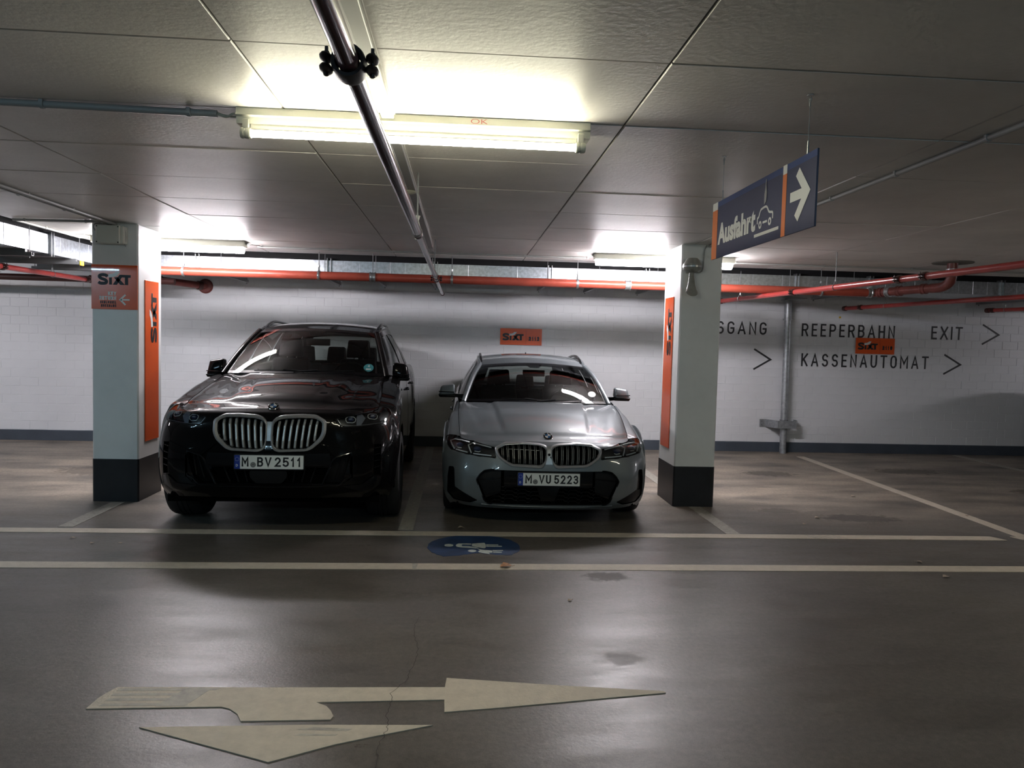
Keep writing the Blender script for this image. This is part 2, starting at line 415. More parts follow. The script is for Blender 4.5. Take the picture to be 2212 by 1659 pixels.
def glyphs(mb, word, x0, x1, z0, z1, y, w, gap, o=None, u=None, v=None):
    """strokes of width w; letters share the width x0..x1 with a fixed gap"""
    tot = sum(WID.get(ch, 1) for ch in word); unit = (x1-x0-gap*(len(word)-1)-w*0)/tot; x = x0
    for ch in word:
        cw = unit*WID.get(ch, 1); a, b = x+w/2, x+cw-w/2; c, d = z0+w/2, z1-w/2
        if b < a: a = b = x+cw/2
        for k, line in enumerate(GL[ch]):
            pts = [(a+(b-a)*p, c+(d-c)*q) for p, q in line]
            ends = []
            # square the ends off by half a stroke where a stroke stops on the outline
            for i, j in ((0, 1), (-1, -2)):
                P, Q = Vector(pts[i]), Vector(pts[j]); dv = (P-Q)
                ends.append(P+dv.normalized()*w*.5 if dv.length > 1e-9 else P)
            pts[0], pts[-1] = tuple(ends[0]), tuple(ends[1])
            if o is None: stroke(mb, pts, w, (0, y-.00002*k, 0), (1, 0, 0), (0, 0, 1))
            else: stroke(mb, pts, w, o, u, v)
        x += cw+gap
# ================================================================== the setting
WY = 10.98            # mortar plane of the back wall
CZ = 2.55             # ceiling
XL, XR, YF = -13.0, 14.0, -8.5
floor = struct(MB().box((XL, YF, -.2), (XR, WY+.2, 0)).build('floor', MT['floor']))
wall_back = struct(MB().box((XL, WY, -.02), (XR, WY+.22, 2.95)).build('wall_back', MT['wall']))
struct(MB().box((XL-.2, YF, -.02), (XL, WY, 2.95)).build('wall_left', MT['wall']))
struct(MB().box((XR, YF, -.02), (XR+.2, WY, 2.95)).build('wall_right', MT['wall']))
struct(MB().box((XL, YF-.2, -.02), (XR, YF, 2.95)).build('wall_front', MT['wall_far']))
struct(MB().box((XL, WY-.018, 0), (XR, WY, .148)).build('baseboard_back', MT['band']))
struct(MB().box((XL, YF, 0), (XL+.014, WY-.018, .148)).build('baseboard_left', MT['band']))
struct(MB().box((XR-.014, YF, 0), (XR, WY-.018, .148)).build('baseboard_right', MT['band']))

# ceiling slab: lower field up to the duct recess along the back and the left
RX, RY = -4.04, 8.95
ceil = struct(MB().box((RX, YF, CZ+.006), (XR, RY, 2.95)).box((XL, YF, CZ+.006), (RX, 5.0, 2.95)).build('ceiling', MT['ceiling_dark']))
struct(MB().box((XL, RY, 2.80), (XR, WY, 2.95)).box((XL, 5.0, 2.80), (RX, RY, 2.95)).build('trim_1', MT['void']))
struct(MB().box((RX-.22, 9.47, 2.527), (XR, 9.50, 2.80)).box((-4.25, 5.0, 2.527), (-4.22, 9.47, 2.80)).build('trim_shade_board', MT['void']))  # added black boards behind the duct tops keep the gap above dark
rnd = random.Random(4)
xs = [RX, -2.28, -.80, .715, 2.215, 3.715, 5.215, 6.715, 8.215]
ys = [.38+.75*k for k in range(12)]+[RY]
for i in range(len(xs)-1):
    for j in range(len(ys)-1):
        z = CZ + rnd.uniform(-.0018, .0018); g = .0022+rnd.random()*.0016
        mb = MB(); x0, x1, y0, y1 = xs[i]+g, xs[i+1]-g, ys[j]+g, ys[j+1]-g
        e = .004
        mb.add([(x0, y0, CZ+.0065), (x1, y0, CZ+.0065), (x1, y1, CZ+.0065), (x0, y1, CZ+.0065), (x0+e, y0+e, z), (x1-e, y0+e, z), (x1-e, y1-e, z), (x0+e, y1-e, z)],
               [(4, 7, 6, 5), (0, 4, 5, 1), (1, 5, 6, 2), (2, 6, 7, 3), (3, 7, 4, 0)])
        mb.build('ceiling_panel', MT['ceiling'], ceil)
MB().box((8.215, YF, CZ-.001), (XR, RY, CZ+.007)).box((XL, YF, CZ-.001), (8.215, .38, CZ+.007)).box((XL, .38, CZ-.001), (RX, 5.0, CZ+.007)).build('ceiling_plaster', MT['ceiling'], ceil)

# brick courses of the back wall (painted sand-lime bricks 24 x 11.3 cm)
def brick_mesh():
    mb = MB(); w, h, d, c = .1220, .0600, .0034, .0026
    return mb.add([(-w, 0, -h), (w, 0, -h), (w, 0, h), (-w, 0, h), (-w+c, -d, -h+c), (w-c, -d, -h+c), (w-c, -d, h-c), (-w+c, -d, h-c)],
                  [(4, 5, 6, 7), (0, 1, 5, 4), (1, 2, 6, 5), (2, 3, 7, 6), (3, 0, 4, 7)])
bm_ = bpy.data.meshes.new('brick'); _b = brick_mesh(); bm_.from_pydata(_b.v, [], _b.f); bm_.materials.append(MT['wall'])
rest = MB(); n_single = 0
row = 0; z = .148+.0625
while z < 2.62:
    x = -9.0 + (.125 if row % 2 else 0)
    while x < 11:
        dy = rnd.uniform(-.0012, .0012)
        if 2.70 < x < 8.15 and z < 1.86 and n_single < 300:
            o = bpy.data.objects.new('brick', bm_); COL.objects.link(o); o.parent = wall_back
            o.location = (x, WY+dy, z); n_single += 1
        else:
            rest.add([(a+x, b+WY+dy, c+z) for a, b, c in _b.v], _b.f)
        x += .25
    z += .125; row += 1
rest.build('brick_courses', MT['wall'], wall_back, kind='stuff')

# ------------------------------------------------------------------ pillars
def pillar(x0, x1, y0, y1, label):
    t = thing('concrete_pillar', label, 'pillar', ((x0+x1)/2, (y0+y1)/2, 0))
    MB().cbox((x0, y0, 0), (x1, y1, CZ+.003), .012).build('shaft', MT['pillar'], t)
    e = .0025; mb = MB()
    bmm = bmesh.new(); bmesh.ops.create_cube(bmm, size=1)
    for v in bmm.verts: v.co = Vector((x0-e+(x1-x0+2*e)*(v.co.x+.5), y0-e+(y1-y0+2*e)*(v.co.y+.5), .395*(v.co.z+.5)))
    bmesh.ops.bevel(bmm, geom=[ed for ed in bmm.edges if abs(ed.verts[0].co.z-ed.verts[1].co.z) > .1], offset=.012, segments=1, affect='EDGES')
    mb.bm(bmm).build('base_band', MT['pillar_black'], t, label='black painted base of the pillar')
    return t
pl = pillar(-3.365, -2.955, 7.015, 7.54, 'white painted concrete pillar with black base left of the black car, key return sign on its front')
pr = pillar(2.095, 2.497, 7.05, 7.62, 'white painted concrete pillar with black base right of the grey car, siren horn near its top')

# ------------------------------------------------------------------ floor markings (children of the floor)
def slab(poly, h, mat, name, label=None, parent=floor):
    return MB().prism(poly, (0, 0, 0), (1, 0, 0), (0, 1, 0), (0, 0, h)).build(name, mat, parent, label=label)
def rect(x0, y0, x1, y1): return [(x0, y0), (x1, y0), (x1, y1), (x0, y1)]
slab(rect(-12.9, 4.99, 13.9, 5.125), .003, MT['line'], 'line_marking', 'broad pale line along the lane edge')
slab([(-12.9, 5.925), (4.62, 5.86), (4.56, 5.985), (-12.9, 6.06)], .003, MT['line'], 'line_marking', 'pale line closing the front of the bays')
slab([(4.78, 5.88), (13.9, 5.86), (13.9, 5.985), (4.74, 5.985)], .003, MT['line'], 'line_marking', 'pale line in front of the right bay')
slab(rect(-.485, 6.06, -.365, 10.9), .0026, MT['line_worn'], 'line_marking', 'worn bay line between the two cars')
slab(rect(-3.18, 6.06, -3.06, 6.98), .0026, MT['line_worn'], 'line_marking', 'faded bay line in front of the left pillar')
slab(rect(-3.18, 7.56, -3.06, 10.9), .0026, MT['line_worn'], 'line_marking', 'faded bay line behind the left pillar')
slab(rect(2.25, 5.99, 2.37, 7.04), .0026, MT['line_worn'], 'line_marking', 'faded bay line in front of the right pillar')
slab(rect(2.25, 7.64, 2.37, 10.9), .0026, MT['line_worn'], 'line_marking', 'faded bay line behind the right pillar')
slab([(4.80, 5.99), (4.92, 5.99), (5.06, 10.5), (4.94, 10.5)], .003, MT['line'], 'line_marking', 'pale bay line beside the upright pipe')
slab([(7.55, 5.99), (7.67, 5.99), (7.72, 10.9), (7.60, 10.9)], .003, MT['line_worn'], 'line_marking', 'faint far right bay line')
slab([(-1.512, 3.085), (-.97, 3.093), (-.93, 3.075), (-.885, 3.03), (-.855, 2.972), (-.50, 2.978), (-.492, 3.005), (-.51, 3.05), (-.535, 3.09), (-.585, 3.125), (-.041, 3.139), (-.038, 3.031), (.20, 3.065), (.949, 3.188), (.945, 3.203), (.45, 3.27), (-.035, 3.348), (-.041, 3.255), (-.8, 3.264), (-1.47, 3.277), (-1.492, 3.225), (-1.505, 3.18)], .004, MT['line'], 'arrow_marking', 'long pale floor arrow pointing right')
slab([(-1.235, 2.932), (-.67, 2.675), (-.45, 2.79), (-.30, 2.848), (-.083, 2.926), (-.6, 2.938)], .004, MT['line'], 'arrow_marking', 'pale floor triangle pointing at the viewer')
mb = MB()
for k in range(4):
    yy = 3.105+k*.045; mb.prism([(-1.47+k*.004, yy), (-1.22+.06*k, yy), (-1.20+.06*k, yy+.02), (-1.46, yy+.02)], (0, 0, .0041), (1, 0, 0), (0, 1, 0), (0, 0, .0004))
mb.prism([(-1.24, 3.10), (-1.12, 3.10), (-1.06, 3.26), (-1.16, 3.27), (-1.2, 3.2)], (0, 0, .0041), (1, 0, 0), (0, 1, 0), (0, 0, .0005))
mb.prism([(-.62, 2.90), (-.42, 2.885), (-.40, 2.90), (-.55, 2.918)], (0, 0, .0041), (1, 0, 0), (0, 1, 0), (0, 0, .0004))
mb.prism([(-.62, 2.855), (-.46, 2.85), (-.45, 2.862), (-.6, 2.868)], (0, 0, .0041), (1, 0, 0), (0, 1, 0), (0, 0, .0004))
mb.build('tyre_scuff', MT['line_dark'], floor, label='grey tyre rub marks on the floor arrow')
mb = MB()
for k in range(5):
    mb.prism([(-.47+k*.006, 6.1+k*.05), (-.375, 6.13+k*.06), (-.375, 6.145+k*.06), (-.47+k*.006, 6.12+k*.05)], (0, 0, .0027), (1, 0, 0), (0, 1, 0), (0, 0, .0004))
for k in range(5):
    x0 = 2.98+.06*k; mb.prism([(x0, 5.87), (x0+.025, 5.87), (x0-.05, 5.98), (x0-.065, 5.98)], (0, 0, .0031), (1, 0, 0), (0, 1, 0), (0, 0, .0004))
mb.prism([(-.30, 5.0), (-.275, 5.0), (-.27, 5.12), (-.31, 5.12)], (0, 0, .0031), (1, 0, 0), (0, 1, 0), (0, 0, .0004))
mb.build('tyre_scuff', MT['line_dark'], floor, label='dark rub marks across the bay lines')
# blue roundel of the walking way, worn away at its lower edge
pts = []
for k in range(64):
    a = 2*math.pi*k/64; rr = .352+.006*rnd.uniform(-1, 1)
    x, y = math.cos(a)*rr, math.sin(a)*rr*.965
    if -2.25 < a-2*math.pi*(a > math.pi) < -.72:      # the rubbed-off side
        w = math.sin((a-2*math.pi+2.25)/1.53*math.pi); x *= 1-.36*w; y *= 1-.48*w+rnd.uniform(-.03, .03)
    pts.append((.128+x, 5.566+y))
slab(pts, .0018, MT['bluepaint'], 'floor_roundel', 'blue worn painted disc on the floor')
wp = MB()
def flat(poly, z=.0019, h=.0008): wp.prism(poly, (0, 0, z), (1, 0, 0), (0, 1, 0), (0, 0, h))
def oval(cx, cy, rx, ry, n=24): return [(cx+rx*math.cos(2*math.pi*k/n), cy+ry*math.sin(2*math.pi*k/n)) for k in range(n)]
flat(oval(-.063, 5.594, .034, .035))
flat([(-.011, 5.591), (-.004, 5.625), (.01, 5.643), (.073, 5.647), (.109, 5.640), (.109, 5.618), (.035, 5.622), (.035, 5.575), (.09, 5.570), (.14, 5.545), (.16, 5.520), (.135, 5.512), (.104, 5.522), (.025, 5.540), (-.003, 5.557)])
flat([(.115, 5.640), (.21, 5.672), (.218, 5.620), (.217, 5.540), (.205, 5.515), (.15, 5.545), (.112, 5.585)])
flat([(.221, 5.622), (.315, 5.624), (.315, 5.600), (.221, 5.598)])
flat([(.221, 5.584), (.341, 5.584), (.341, 5.562), (.221, 5.562)])
flat(oval(.112, 5.446, .031, .032))
flat([(.150, 5.512), (.185, 5.478), (.263, 5.456), (.262, 5.405), (.235, 5.395), (.242, 5.362), (.212, 5.378), (.163, 5.408), (.156, 5.435), (.172, 5.458)])
flat([(.266, 5.466), (.343, 5.470), (.343, 5.449), (.266, 5.443)])
flat([(.268, 5.428), (.332, 5.424), (.332, 5.404), (.268, 5.405)])
wp.build('pictogram', MT['whitepaint'], floor, label='white painted figures of an adult leading a child')
cr = MB()
for line in ([(-.205,4.102),(-.222,3.97),(-.212,3.84),(-.19,3.70),(-.182,3.581),(-.205,3.45),(-.214,3.331),(-.275,3.198),(-.268,3.11),(-.277,3.016),(-.262,2.93),(-.269,2.852),(-.285,2.77),(-.278,2.691),(-.277,2.3)],):
    fine_ = []
    for (xa, ya), (xb_, yb_) in zip(line[:-1], line[1:]):
        for q in range(5): fine_.append((xa+(xb_-xa)*q/5+rnd.uniform(-.006, .006), ya+(yb_-ya)*q/5))
    stroke(cr, fine_, .0022, (0, 0, .0044), (1, 0, 0), (0, 1, 0))
cr.build('floor_crack', MT['crack'], floor, label='hairline crack running towards the viewer')

def leaf(x, y, s, rz, big=False, label=''):
    mb = MB(); n = 9; mid = []; L = []; Rr = []
    for i in range(n):
        t = i/(n-1); w = math.sin(math.pi*t**.8)*.42*(1+.28*math.sin(t*19)); c = .16*math.sin(t*3.0)
        mid.append((t-.5, 0, c*.6)); L.append((t-.5, w, c+.12*w)); Rr.append((t-.5, -w, c*.5+.2*w))
    vs = [(a*s, b*s, c*s+.002) for a, b, c in L+mid+Rr]
    fs = [(i, i+1, n+i+1, n+i) for i in range(n-1)]+[(n+i, n+i+1, 2*n+i+1, 2*n+i) for i in range(n-1)]
    vs2 = [(a, b, c+.0012) for a, b, c in vs]; m = len(vs)
    mb.add(vs+vs2, fs+[tuple(i+m for i in reversed(f)) for f in fs])
    mb.tube([(.5*s, 0, .004), (.62*s, .03*s, .004), (.75*s, .02*s, .006)], .0012, 5)
    o = mb.build('dry_leaf', MT['leaf'] if big else MT['leaf2']); z = .0045 if big else .0005
    o.location = (x, y, z if big else .001); o.rotation_euler = (0, 0, rz)
    return tag(o, label, 'leaf', 'dry leaves on the floor')
leaf(.341, 5.05, .085, .2, True, 'crumpled rust brown dry leaf lying on the broad lane line')
for (x, y, s, a, lb) in [(-2.893, 5.723, .035, .3, 'small pale leaf left of the left pillar, between the two lines'), (-2.686, 5.586, .03, 1.2, 'small pale leaf between the two lines, in front of the left pillar'),
        (-2.486, 5.591, .03, 2.2, 'small curled leaf between the two lines, left of the black car'), (4.238, 7.622, .05, .1, 'pale leaf in the middle of the empty right bay'),
        (3.341, 6.617, .045, .2, 'thin leaf in the empty bay in front of the dark stains'), (3.1, 6.361, .035, .4, 'small leaf in the empty bay just behind the front line'),
        (3.779, 5.85, .03, .8, 'small leaf just before the line closing the right bay'), (3.435, 5.218, .045, 2.4, 'pale leaf just behind the broad lane line at the right'),
        (3.406, 4.868, .045, .2, 'pale leaf on the lane in front of the broad line at the right'), (4.9, 6.75, .04, 1.0, 'small leaf against the slanting right bay line'),
        (.69, 4.383, .03, .5, 'tiny leaf on the lane below the grey car'), (.026, 6.13, .05, .1, 'brown flat leaf left of the grey car, at the bay front line')]:
    leaf(x, y, s, a, False, lb)

# ------------------------------------------------------------------ writing painted on the wall
TY = WY-.0060
U = Vector((1, 0, 0)); V = Vector((0, 0, 1))
def wall_word(s, x0, x1, z0, z1, label, bold=-.012):
    mb = MB(); glyphs(mb, s, x0, x1, z0, z1, TY, .026, .052)
    mb.build('painted_lettering', MT['blackwall'], wall_back, label=label)
wall_word('AUSGANG', 3.50, 4.61, 1.781, 1.971, 'black painted word AUSGANG, its start hidden by the pillar')
wall_word('REEPERBAHN', 5.158, 6.632, 1.777, 1.972, 'black painted word REEPERBAHN')
wall_word('KASSENAUTOMAT', 5.172, 7.197, 1.320, 1.517, 'black painted word KASSENAUTOMAT')
wall_word('EXIT', 7.215, 7.72, 1.783, 1.984, 'black painted word EXIT')
for x0, x1, z0, z1, lb in [(4.43, 4.69, 1.255, 1.563, 'black painted arrowhead under AUSGANG'), (8.04, 8.305, 1.725, 2.03, 'black painted arrowhead right of EXIT'), (7.445, 7.712, 1.25, 1.552, 'black painted arrowhead right of KASSENAUTOMAT')]:
    mb = MB(); stroke(mb, [(x0, z0), (x1, (z0+z1)/2), (x0, z1)], .027, (0, TY, 0), (1, 0, 0), (0, 0, 1)); mb.build('painted_arrow', MT['blackwall'], wall_back, label=lb)

# ------------------------------------------------------------------ orange signs
def bay_sign(x0, num, label):
    z0 = 1.533; w, h = .618, .243; y = WY-.008
    t = thing('bay_sign', label, 'sign', (x0+w/2, y, z0), 0, 'orange bay number signs')
    MB().cbox((x0, y-.010, z0), (x0+w, y, z0+h), .002).build('panel', MT['orange'], t)
    yb = y-.0108; k = MB(); wv = MB()
    logo(k, wv, (x0+w*.055, yb, z0+h*.275), (w*.505, 0, 0), (0, 0, h*.42))
    k2 = MB(); glyphs(k2, num, x0+w*.685, x0+w*.94, z0+h*.275, z0+h*.525, yb-.0004, .017, .013)
    MB().box((x0+w*.618, yb, z0+h*.06), (x0+w*.6215, yb+.0006, z0+h*.92)).build('divider', MT['black'], t)
    k.build('logo', MT['black'], t, label='black logo'); k2.build('bay_number', MT['black'], t, label='black bay number '+num); wv.build('print_swoosh', MT['white'], t, label='white swoosh of the logo')
bay_sign(.568, '2112', 'orange wall sign with bay number 2112 above the grey car')
bay_sign(6.015, '2110', 'orange wall sign with bay number 2110 between the painted words')
bay_sign(3.235, '2111', 'orange wall sign half hidden behind the right pillar')

t = thing('key_return_sign', 'square orange sign with key return lettering on the front of the left pillar', 'sign', (-3.16, 7.012, 1.77))
MB().cbox((-3.363, 7.006, 1.77), (-2.958, 7.0135, 2.172), .001).build('panel', MT['orange'], t)
k = MB(); wv = MB(); yb = 7.0052
P = lambda fx, fz: (-3.363+.405*fx, yb, 2.172-.402*fz)
logo(k, wv, P(.14, .445), (.405*.715, 0, 0), (0, 0, .402*.245))
k.build('logo', MT['black'], t, label='black logo'); k = MB(); wv.build('logo_swoosh', MT['white'], t); wv = MB()
glyphs(wv, 'KEY', -3.363+.405*0.36, -3.363+.405*0.54, 2.172-.402*0.685, 2.172-.402*0.6000000000000001, yb, 0.0085, .0045)
glyphs(wv, 'RETURN', -3.363+.405*0.17, -3.363+.405*0.54, 2.172-.402*0.79, 2.172-.402*0.7050000000000001, yb, 0.0085, .0045)
glyphs(k, 'SCHLÜSSEL', -3.363+.405*0.19, -3.363+.405*0.54, 2.172-.402*0.872, 2.172-.402*0.81, yb, 0.0062, .0045)
glyphs(k, 'RÜCKGABE', -3.363+.405*0.21, -3.363+.405*0.54, 2.172-.402*0.95, 2.172-.402*0.8879999999999999, yb, 0.0062, .0045)
wv.build('lettering', MT['white'], t, label='white words KEY RETURN'); wv = MB()
o_, u_, v_ = P(0, 1), (.405, 0, 0), (0, 0, .402)
stroke(wv, [(.83, .22), (.635, .22)], .035, o_, u_, v_); stroke(wv, [(.74, .335), (.625, .22), (.74, .105)], .038, o_, u_, v_)
k.build('lettering', MT['black'], t, label='black German words'); wv.build('arrow', MT['white'], t, label='white arrow pointing left')

def tall_sign(x, y0, y1, side, label):
    """side +1: on the +X face (reads upward), -1: on the -X face"""
    t = thing('tall_sign', label, 'sign', (x, (y0+y1)/2, .54), 0, 'tall orange pillar signs')
    MB().cbox((min(x, x+side*.008), y0, .543), (max(x, x+side*.008), y1, 2.055), .001).build('panel', MT['orange'], t)
    xb = x+side*.0086; k = MB(); wv = MB(); w = y1-y0
    yc = lambda f: y0+w*f if side > 0 else y1-w*f
    d = 1 if side > 0 else -1
    # logo turned upright: letter baseline on the right, reading upwards
    logo(k, wv, (xb, yc(.84), 1.47), (0, 0, .47), (0, -d*w*.44, 0))
    k.build('print', MT['black'], t, label='black upright logo'); wv.build('print_swoosh', MT['white'], t, label='white swoosh of the logo')
tall_sign(-2.955, 7.15, 7.453, 1, 'tall narrow orange sign on the right face of the left pillar')
tall_sign(2.095, 7.25, 7.55, -1, 'tall narrow orange sign on the left face of the right pillar')

# ------------------------------------------------------------------ hanging exit sign
SX = 1.335; y_l, y_r, z_b, z_t = 3.948, 2.777, 2.028, 2.324
t = thing('hanging_exit_sign', 'blue hanging sign reading Ausfahrt with a car symbol and white arrow', 'sign', (SX, 3.36, z_b))
MB().cbox((SX, y_r, z_b), (SX+.008, y_l, z_t), .0015).build('board', MT['blue_sign'], t)
MB().box((SX-.0004, y_r, z_t-.028), (SX+.0001, y_l-.075, z_t-.0015)).build('top_edge', MT['blue_sign2'], t, label='brighter blue top strip')
MB().box((SX-.0010, y_l-.075, z_b), (SX-.0001, y_l, z_t-.040)).build('orange_stripe', MT['orange2'], t, label='orange upright stripe at the far end')
MB().box((SX-.0010, 3.038, z_b), (SX-.0001, 3.076, z_t-.038)).build('orange_stripe', MT['orange2'], t, label='orange upright stripe before the arrow')
MB().box((SX-.0010, y_l-.075, z_t-.0395), (SX-.0001, y_l, z_t)).build('white_tab', MT['white'], t, label='white tab over the stripe')
MB().box((SX-.0010, 3.038, z_t-.0375), (SX-.0001, 3.076, z_t)).build('white_tab', MT['white'], t, label='white tab over the stripe')
k = MB(); xb = SX-.0013; Dn = Vector((0, -1, 0)); Vz = Vector((0, 0, 1))
put_text(k, 'Ausfahrt', (xb, 3.855, z_b+.066), (0, -.50, 0), (0, 0, .112), .045)
k.build('lettering', MT['white'], t, label='white word Ausfahrt'); k = MB()
car = [(.02, .26), (.02, .55), (.10, .62), (.20, .92), (.34, 1.0), (.58, 1.0), (.74, .68), (.93, .60), (.97, .50), (.97, .26)]
oc = (xb, 3.335, z_b+.072); uc = (0, -.175, 0); vc = (0, 0, .085)
sc_ = lambda pts: [(a*.175, b*.085) for a, b in pts]
stroke(k, sc_(cat2(car, 3)), .010, oc, (0, -1, 0), (0, 0, 1))
stroke(k, sc_([(.36, .24), (.64, .24)]), .010, oc, (0, -1, 0), (0, 0, 1))
for cx in (.2, .8): stroke(k, sc_([(cx+.07*math.cos(a*math.pi/8), .17+.15*math.sin(a*math.pi/8)) for a in range(16)]), .010, oc, (0, -1, 0), (0, 0, 1), closed=True)
stroke(k, [(-.03, -.028), (.235, -.028)], .014, oc, (0, -1, 0), (0, 0, 1))
k.build('car_symbol', MT['white'], t, label='white car outline on a line'); k = MB()
stroke(k, [(0, .0), (.155, 0)], .040, (xb, 2.998, 2.176), (0, -1, 0), (0, 0, 1))
stroke(k, [(.062, .093), (.150, 0), (.062, -.093)], .042, (xb-.0002, 2.998, 2.176), (0, -1, 0), (0, 0, 1))
k.build('arrow', MT['white'], t, label='white arrow pointing right')
MB().prism([(0, 0), (.022, .01), (.026, .05), (.018, .085), (.02, .11), (.012, .108), (.008, .07), (0, .045)], (xb, 3.262, 2.198), (0, -1, 0), (0, 0, 1), (-.001, 0, 0)).build('torn_patch', MT['conduit'], t, label='pale torn patch above the car symbol')
stroke(MB(), [(0, 0), (1, 0)], .01, (0, 0, 0), (1, 0, 0), (0, 1, 0))
tx = MB(); put_text(tx, 'Brunnen', (xb, 3.938, z_t-.026), (0, -.052, 0), (0, 0, .012), 0) if False else None
for yy in (3.82, 2.867):
    mb = MB(); mb.tube([(SX+.004, yy, z_t+.012), (SX+.004, yy, CZ-.03)], .0014, 6)
    mb.tube([(SX+.004, yy, z_t-.012), (SX+.004, yy, z_t+.05)], .004, 8).tube([(SX+.004, yy, CZ-.045), (SX+.004, yy, CZ-.015)], .0035, 8)
    a = [(SX+.004, yy+.011*math.cos(q*math.pi/6), CZ-.018+.011*math.sin(q*math.pi/6)) for q in range(13)]
    mb.tube(a, .0022, 6, caps=False); mb.lathe([(0, 0), (.014, 0), (.014, .004), (0, .004)], (SX+.004, yy, CZ-.004), (0, 0, 1), 12)
    mb.build('hanging_wire', MT['steel'], t, label='thin steel wire with ceiling hook')
# ================================================================== lamps
def lamp(xc, y, length, mat, label, zt=2.438, dy=-.046):
    t = thing('tube_lamp', label, 'lamp', (xc, y, zt), 0, 'fluorescent tube lamps under the ceiling')
    h = length/2; hb = h+.055
    prof = [(-.050, CZ), (-.056, CZ-.034), (-.046, CZ-.040), (-.040, CZ-.068), (.044, CZ-.068), (.048, CZ-.040), (.058, CZ-.034), (.054, CZ)]
    MB().prism([(a+y, b) for a, b in prof], (xc-hb, 0, 0), (0, 1, 0), (0, 0, 1), (2*hb, 0, 0)).build('housing', MT['lamp'], t)
    for s in (-1, 1):
        xe = xc+s*h
        m = MB(); m.lathe([(0, -.022), (.021, -.022), (.024, -.018), (.024, -.008), (.0215, -.007), (.0215, .0), (.024, .002), (.024, .016), (.020, .022), (0, .022)], (xe+s*.012, y+dy, zt), (1, 0, 0), 20)
        m.cbox((xe+s*.012-.014, y+dy-.012, zt), (xe+s*.012+.014, y+dy+.016, CZ-.05), .003).cbox((xe+s*.012-.014, y+dy, CZ-.085), (xe+s*.012+.014, y-.02, CZ-.045), .003)
        m.build('tube_holder', MT['lamp'], t)
    # added unlit sector keeps the tube's light off the housing and ceiling behind
    def sector(a0, a1, n, r):
        m = MB(); p = [(y+dy+r*math.cos(R(a0+(a1-a0)*k/n)), zt+r*math.sin(R(a0+(a1-a0)*k/n))) for k in range(n+1)]
        return m.add([(x, a, b) for x in (xc-h+.012, xc+h-.012) for a, b in p], [(k, k+1, n+2+k, n+1+k) for k in range(n)], True)
    tb = sector(118, 372, 14, .0155).build('tube', mat, t, label='lit glass tube')
    sector(12, 118, 6, .0157).build('added_tube_shield', MT['added_tube_shield'], tb)
    return t
def trough(xc, y, length, mat, label):
    """surface lamp with a rounded luminous cover"""
    t = thing('tube_lamp', label, 'lamp', (xc, y, 2.46), 0, 'fluorescent tube lamps under the ceiling')
    h = length/2
    MB().prism([(y+a, CZ+b) for a, b in [(-.066, 0), (-.070, -.012), (-.070, -.060), (-.062, -.066), (.062, -.066), (.070, -.060), (.070, -.012), (.066, 0)]], (xc-h-.02, 0, 0), (0, 1, 0), (0, 0, 1), (length+.04, 0, 0)).build('housing', MT['lamp'], t)
    n = 12; pr = [(y+.062*math.cos(math.pi*k/n+math.pi), CZ-.067+.060*math.sin(math.pi*k/n+math.pi)) for k in range(n+1)]
    m = MB(); m.add([(x, a, b) for x in (xc-h, xc+h) for a, b in pr], [(k, k+1, n+2+k, n+1+k) for k in range(n)], True)
    m.add([(xc-h, a, b) for a, b in pr], [tuple(range(n+1))]); m.add([(xc+h, a, b) for a, b in pr], [tuple(reversed(range(n+1)))])
    m.build('lit_cover', mat, t, label='glowing rounded cover')
    for s in (-1, 1):
        MB().tube([(xc+s*(h+.02), y+.02, CZ-.02), (xc+s*(h+.05), y+.02, CZ-.02)], .012, 12).build('cable_gland', MT['conduit'], t)
    return t
l0 = lamp(-.222, 3.41, 1.45, MT['tube_lane'], 'lit tube lamp nearest the viewer, crossing behind the dark pipe')
tx = MB(); put_text(tx, 'OK', (.02, 3.41-.0565, CZ-.029), (.075, 0, 0), (0, .0028, .022), -.015); tx.build('scribble', MT['red'], l0, label='red handwritten OK')
trough(-3.06, 8.03, 1.50, MT['tube_bay'], 'lit lamp with rounded cover above the black car, half behind the left pillar')
trough(2.19, 8.03, 1.50, MT['tube_bay'], 'lit lamp with rounded cover above the grey car, crossing behind the right pillar')
for (x, y, mt, lb) in [(-5.45, 3.41, 'tube_back', 'lane tube lamp beyond the left edge'), (5.05, 3.41, 'tube_lane', 'lane tube lamp beyond the right edge'), (-8.3, 8.03, 'tube_bay', 'bay tube lamp beyond the left edge'),
        (-3.0, -1.6, 'tube_back', 'bay tube lamp behind the viewer, left'), (2.3, -1.6, 'tube_back', 'bay tube lamp behind the viewer, right'), (12.6, 8.03, 'tube_bay', 'bay tube lamp far beyond the right edge')]:
    (trough if mt == 'tube_bay' else lamp)(x, y, 1.45, MT[mt], lb)

# ================================================================== conduits
def conduit(pts, r, label, clips=(), extra=None, mat='conduit', group='ceiling conduits'):
    t = thing('conduit', label, 'conduit', pts[0], 0, group)
    MB().tube(pts, r, 10).build('tube', MT[mat], t)
    for (x, y) in clips:
        z = pts[0][2]; ax = Vector(pts[1])-Vector(pts[0]); ax.z = 0; ax.normalize(); n = Vector((-ax.y, ax.x, 0))
        m = MB(); w = .008
        ring = []
        for q in range(9):
            a = math.pi*(q/8)+math.pi
            ring.append((r*1.25*math.cos(a), r*1.25*math.sin(a)))
        poly = ring+[(r*1.25, CZ-z-.001), (-r*1.25, CZ-z-.001)]
        m.prism(poly, Vector((x, y, z))-ax*w, n, (0, 0, 1), ax*2*w); m.build('clip', MT[mat], t)
    return t
t = conduit([(-2.9, 3.36, CZ-.018), (-1.10, 3.42, CZ-.018)], .0155, 'grey conduit on the ceiling left of the nearest lamp', [(-1.83, 3.395), (-1.22, 3.416)])
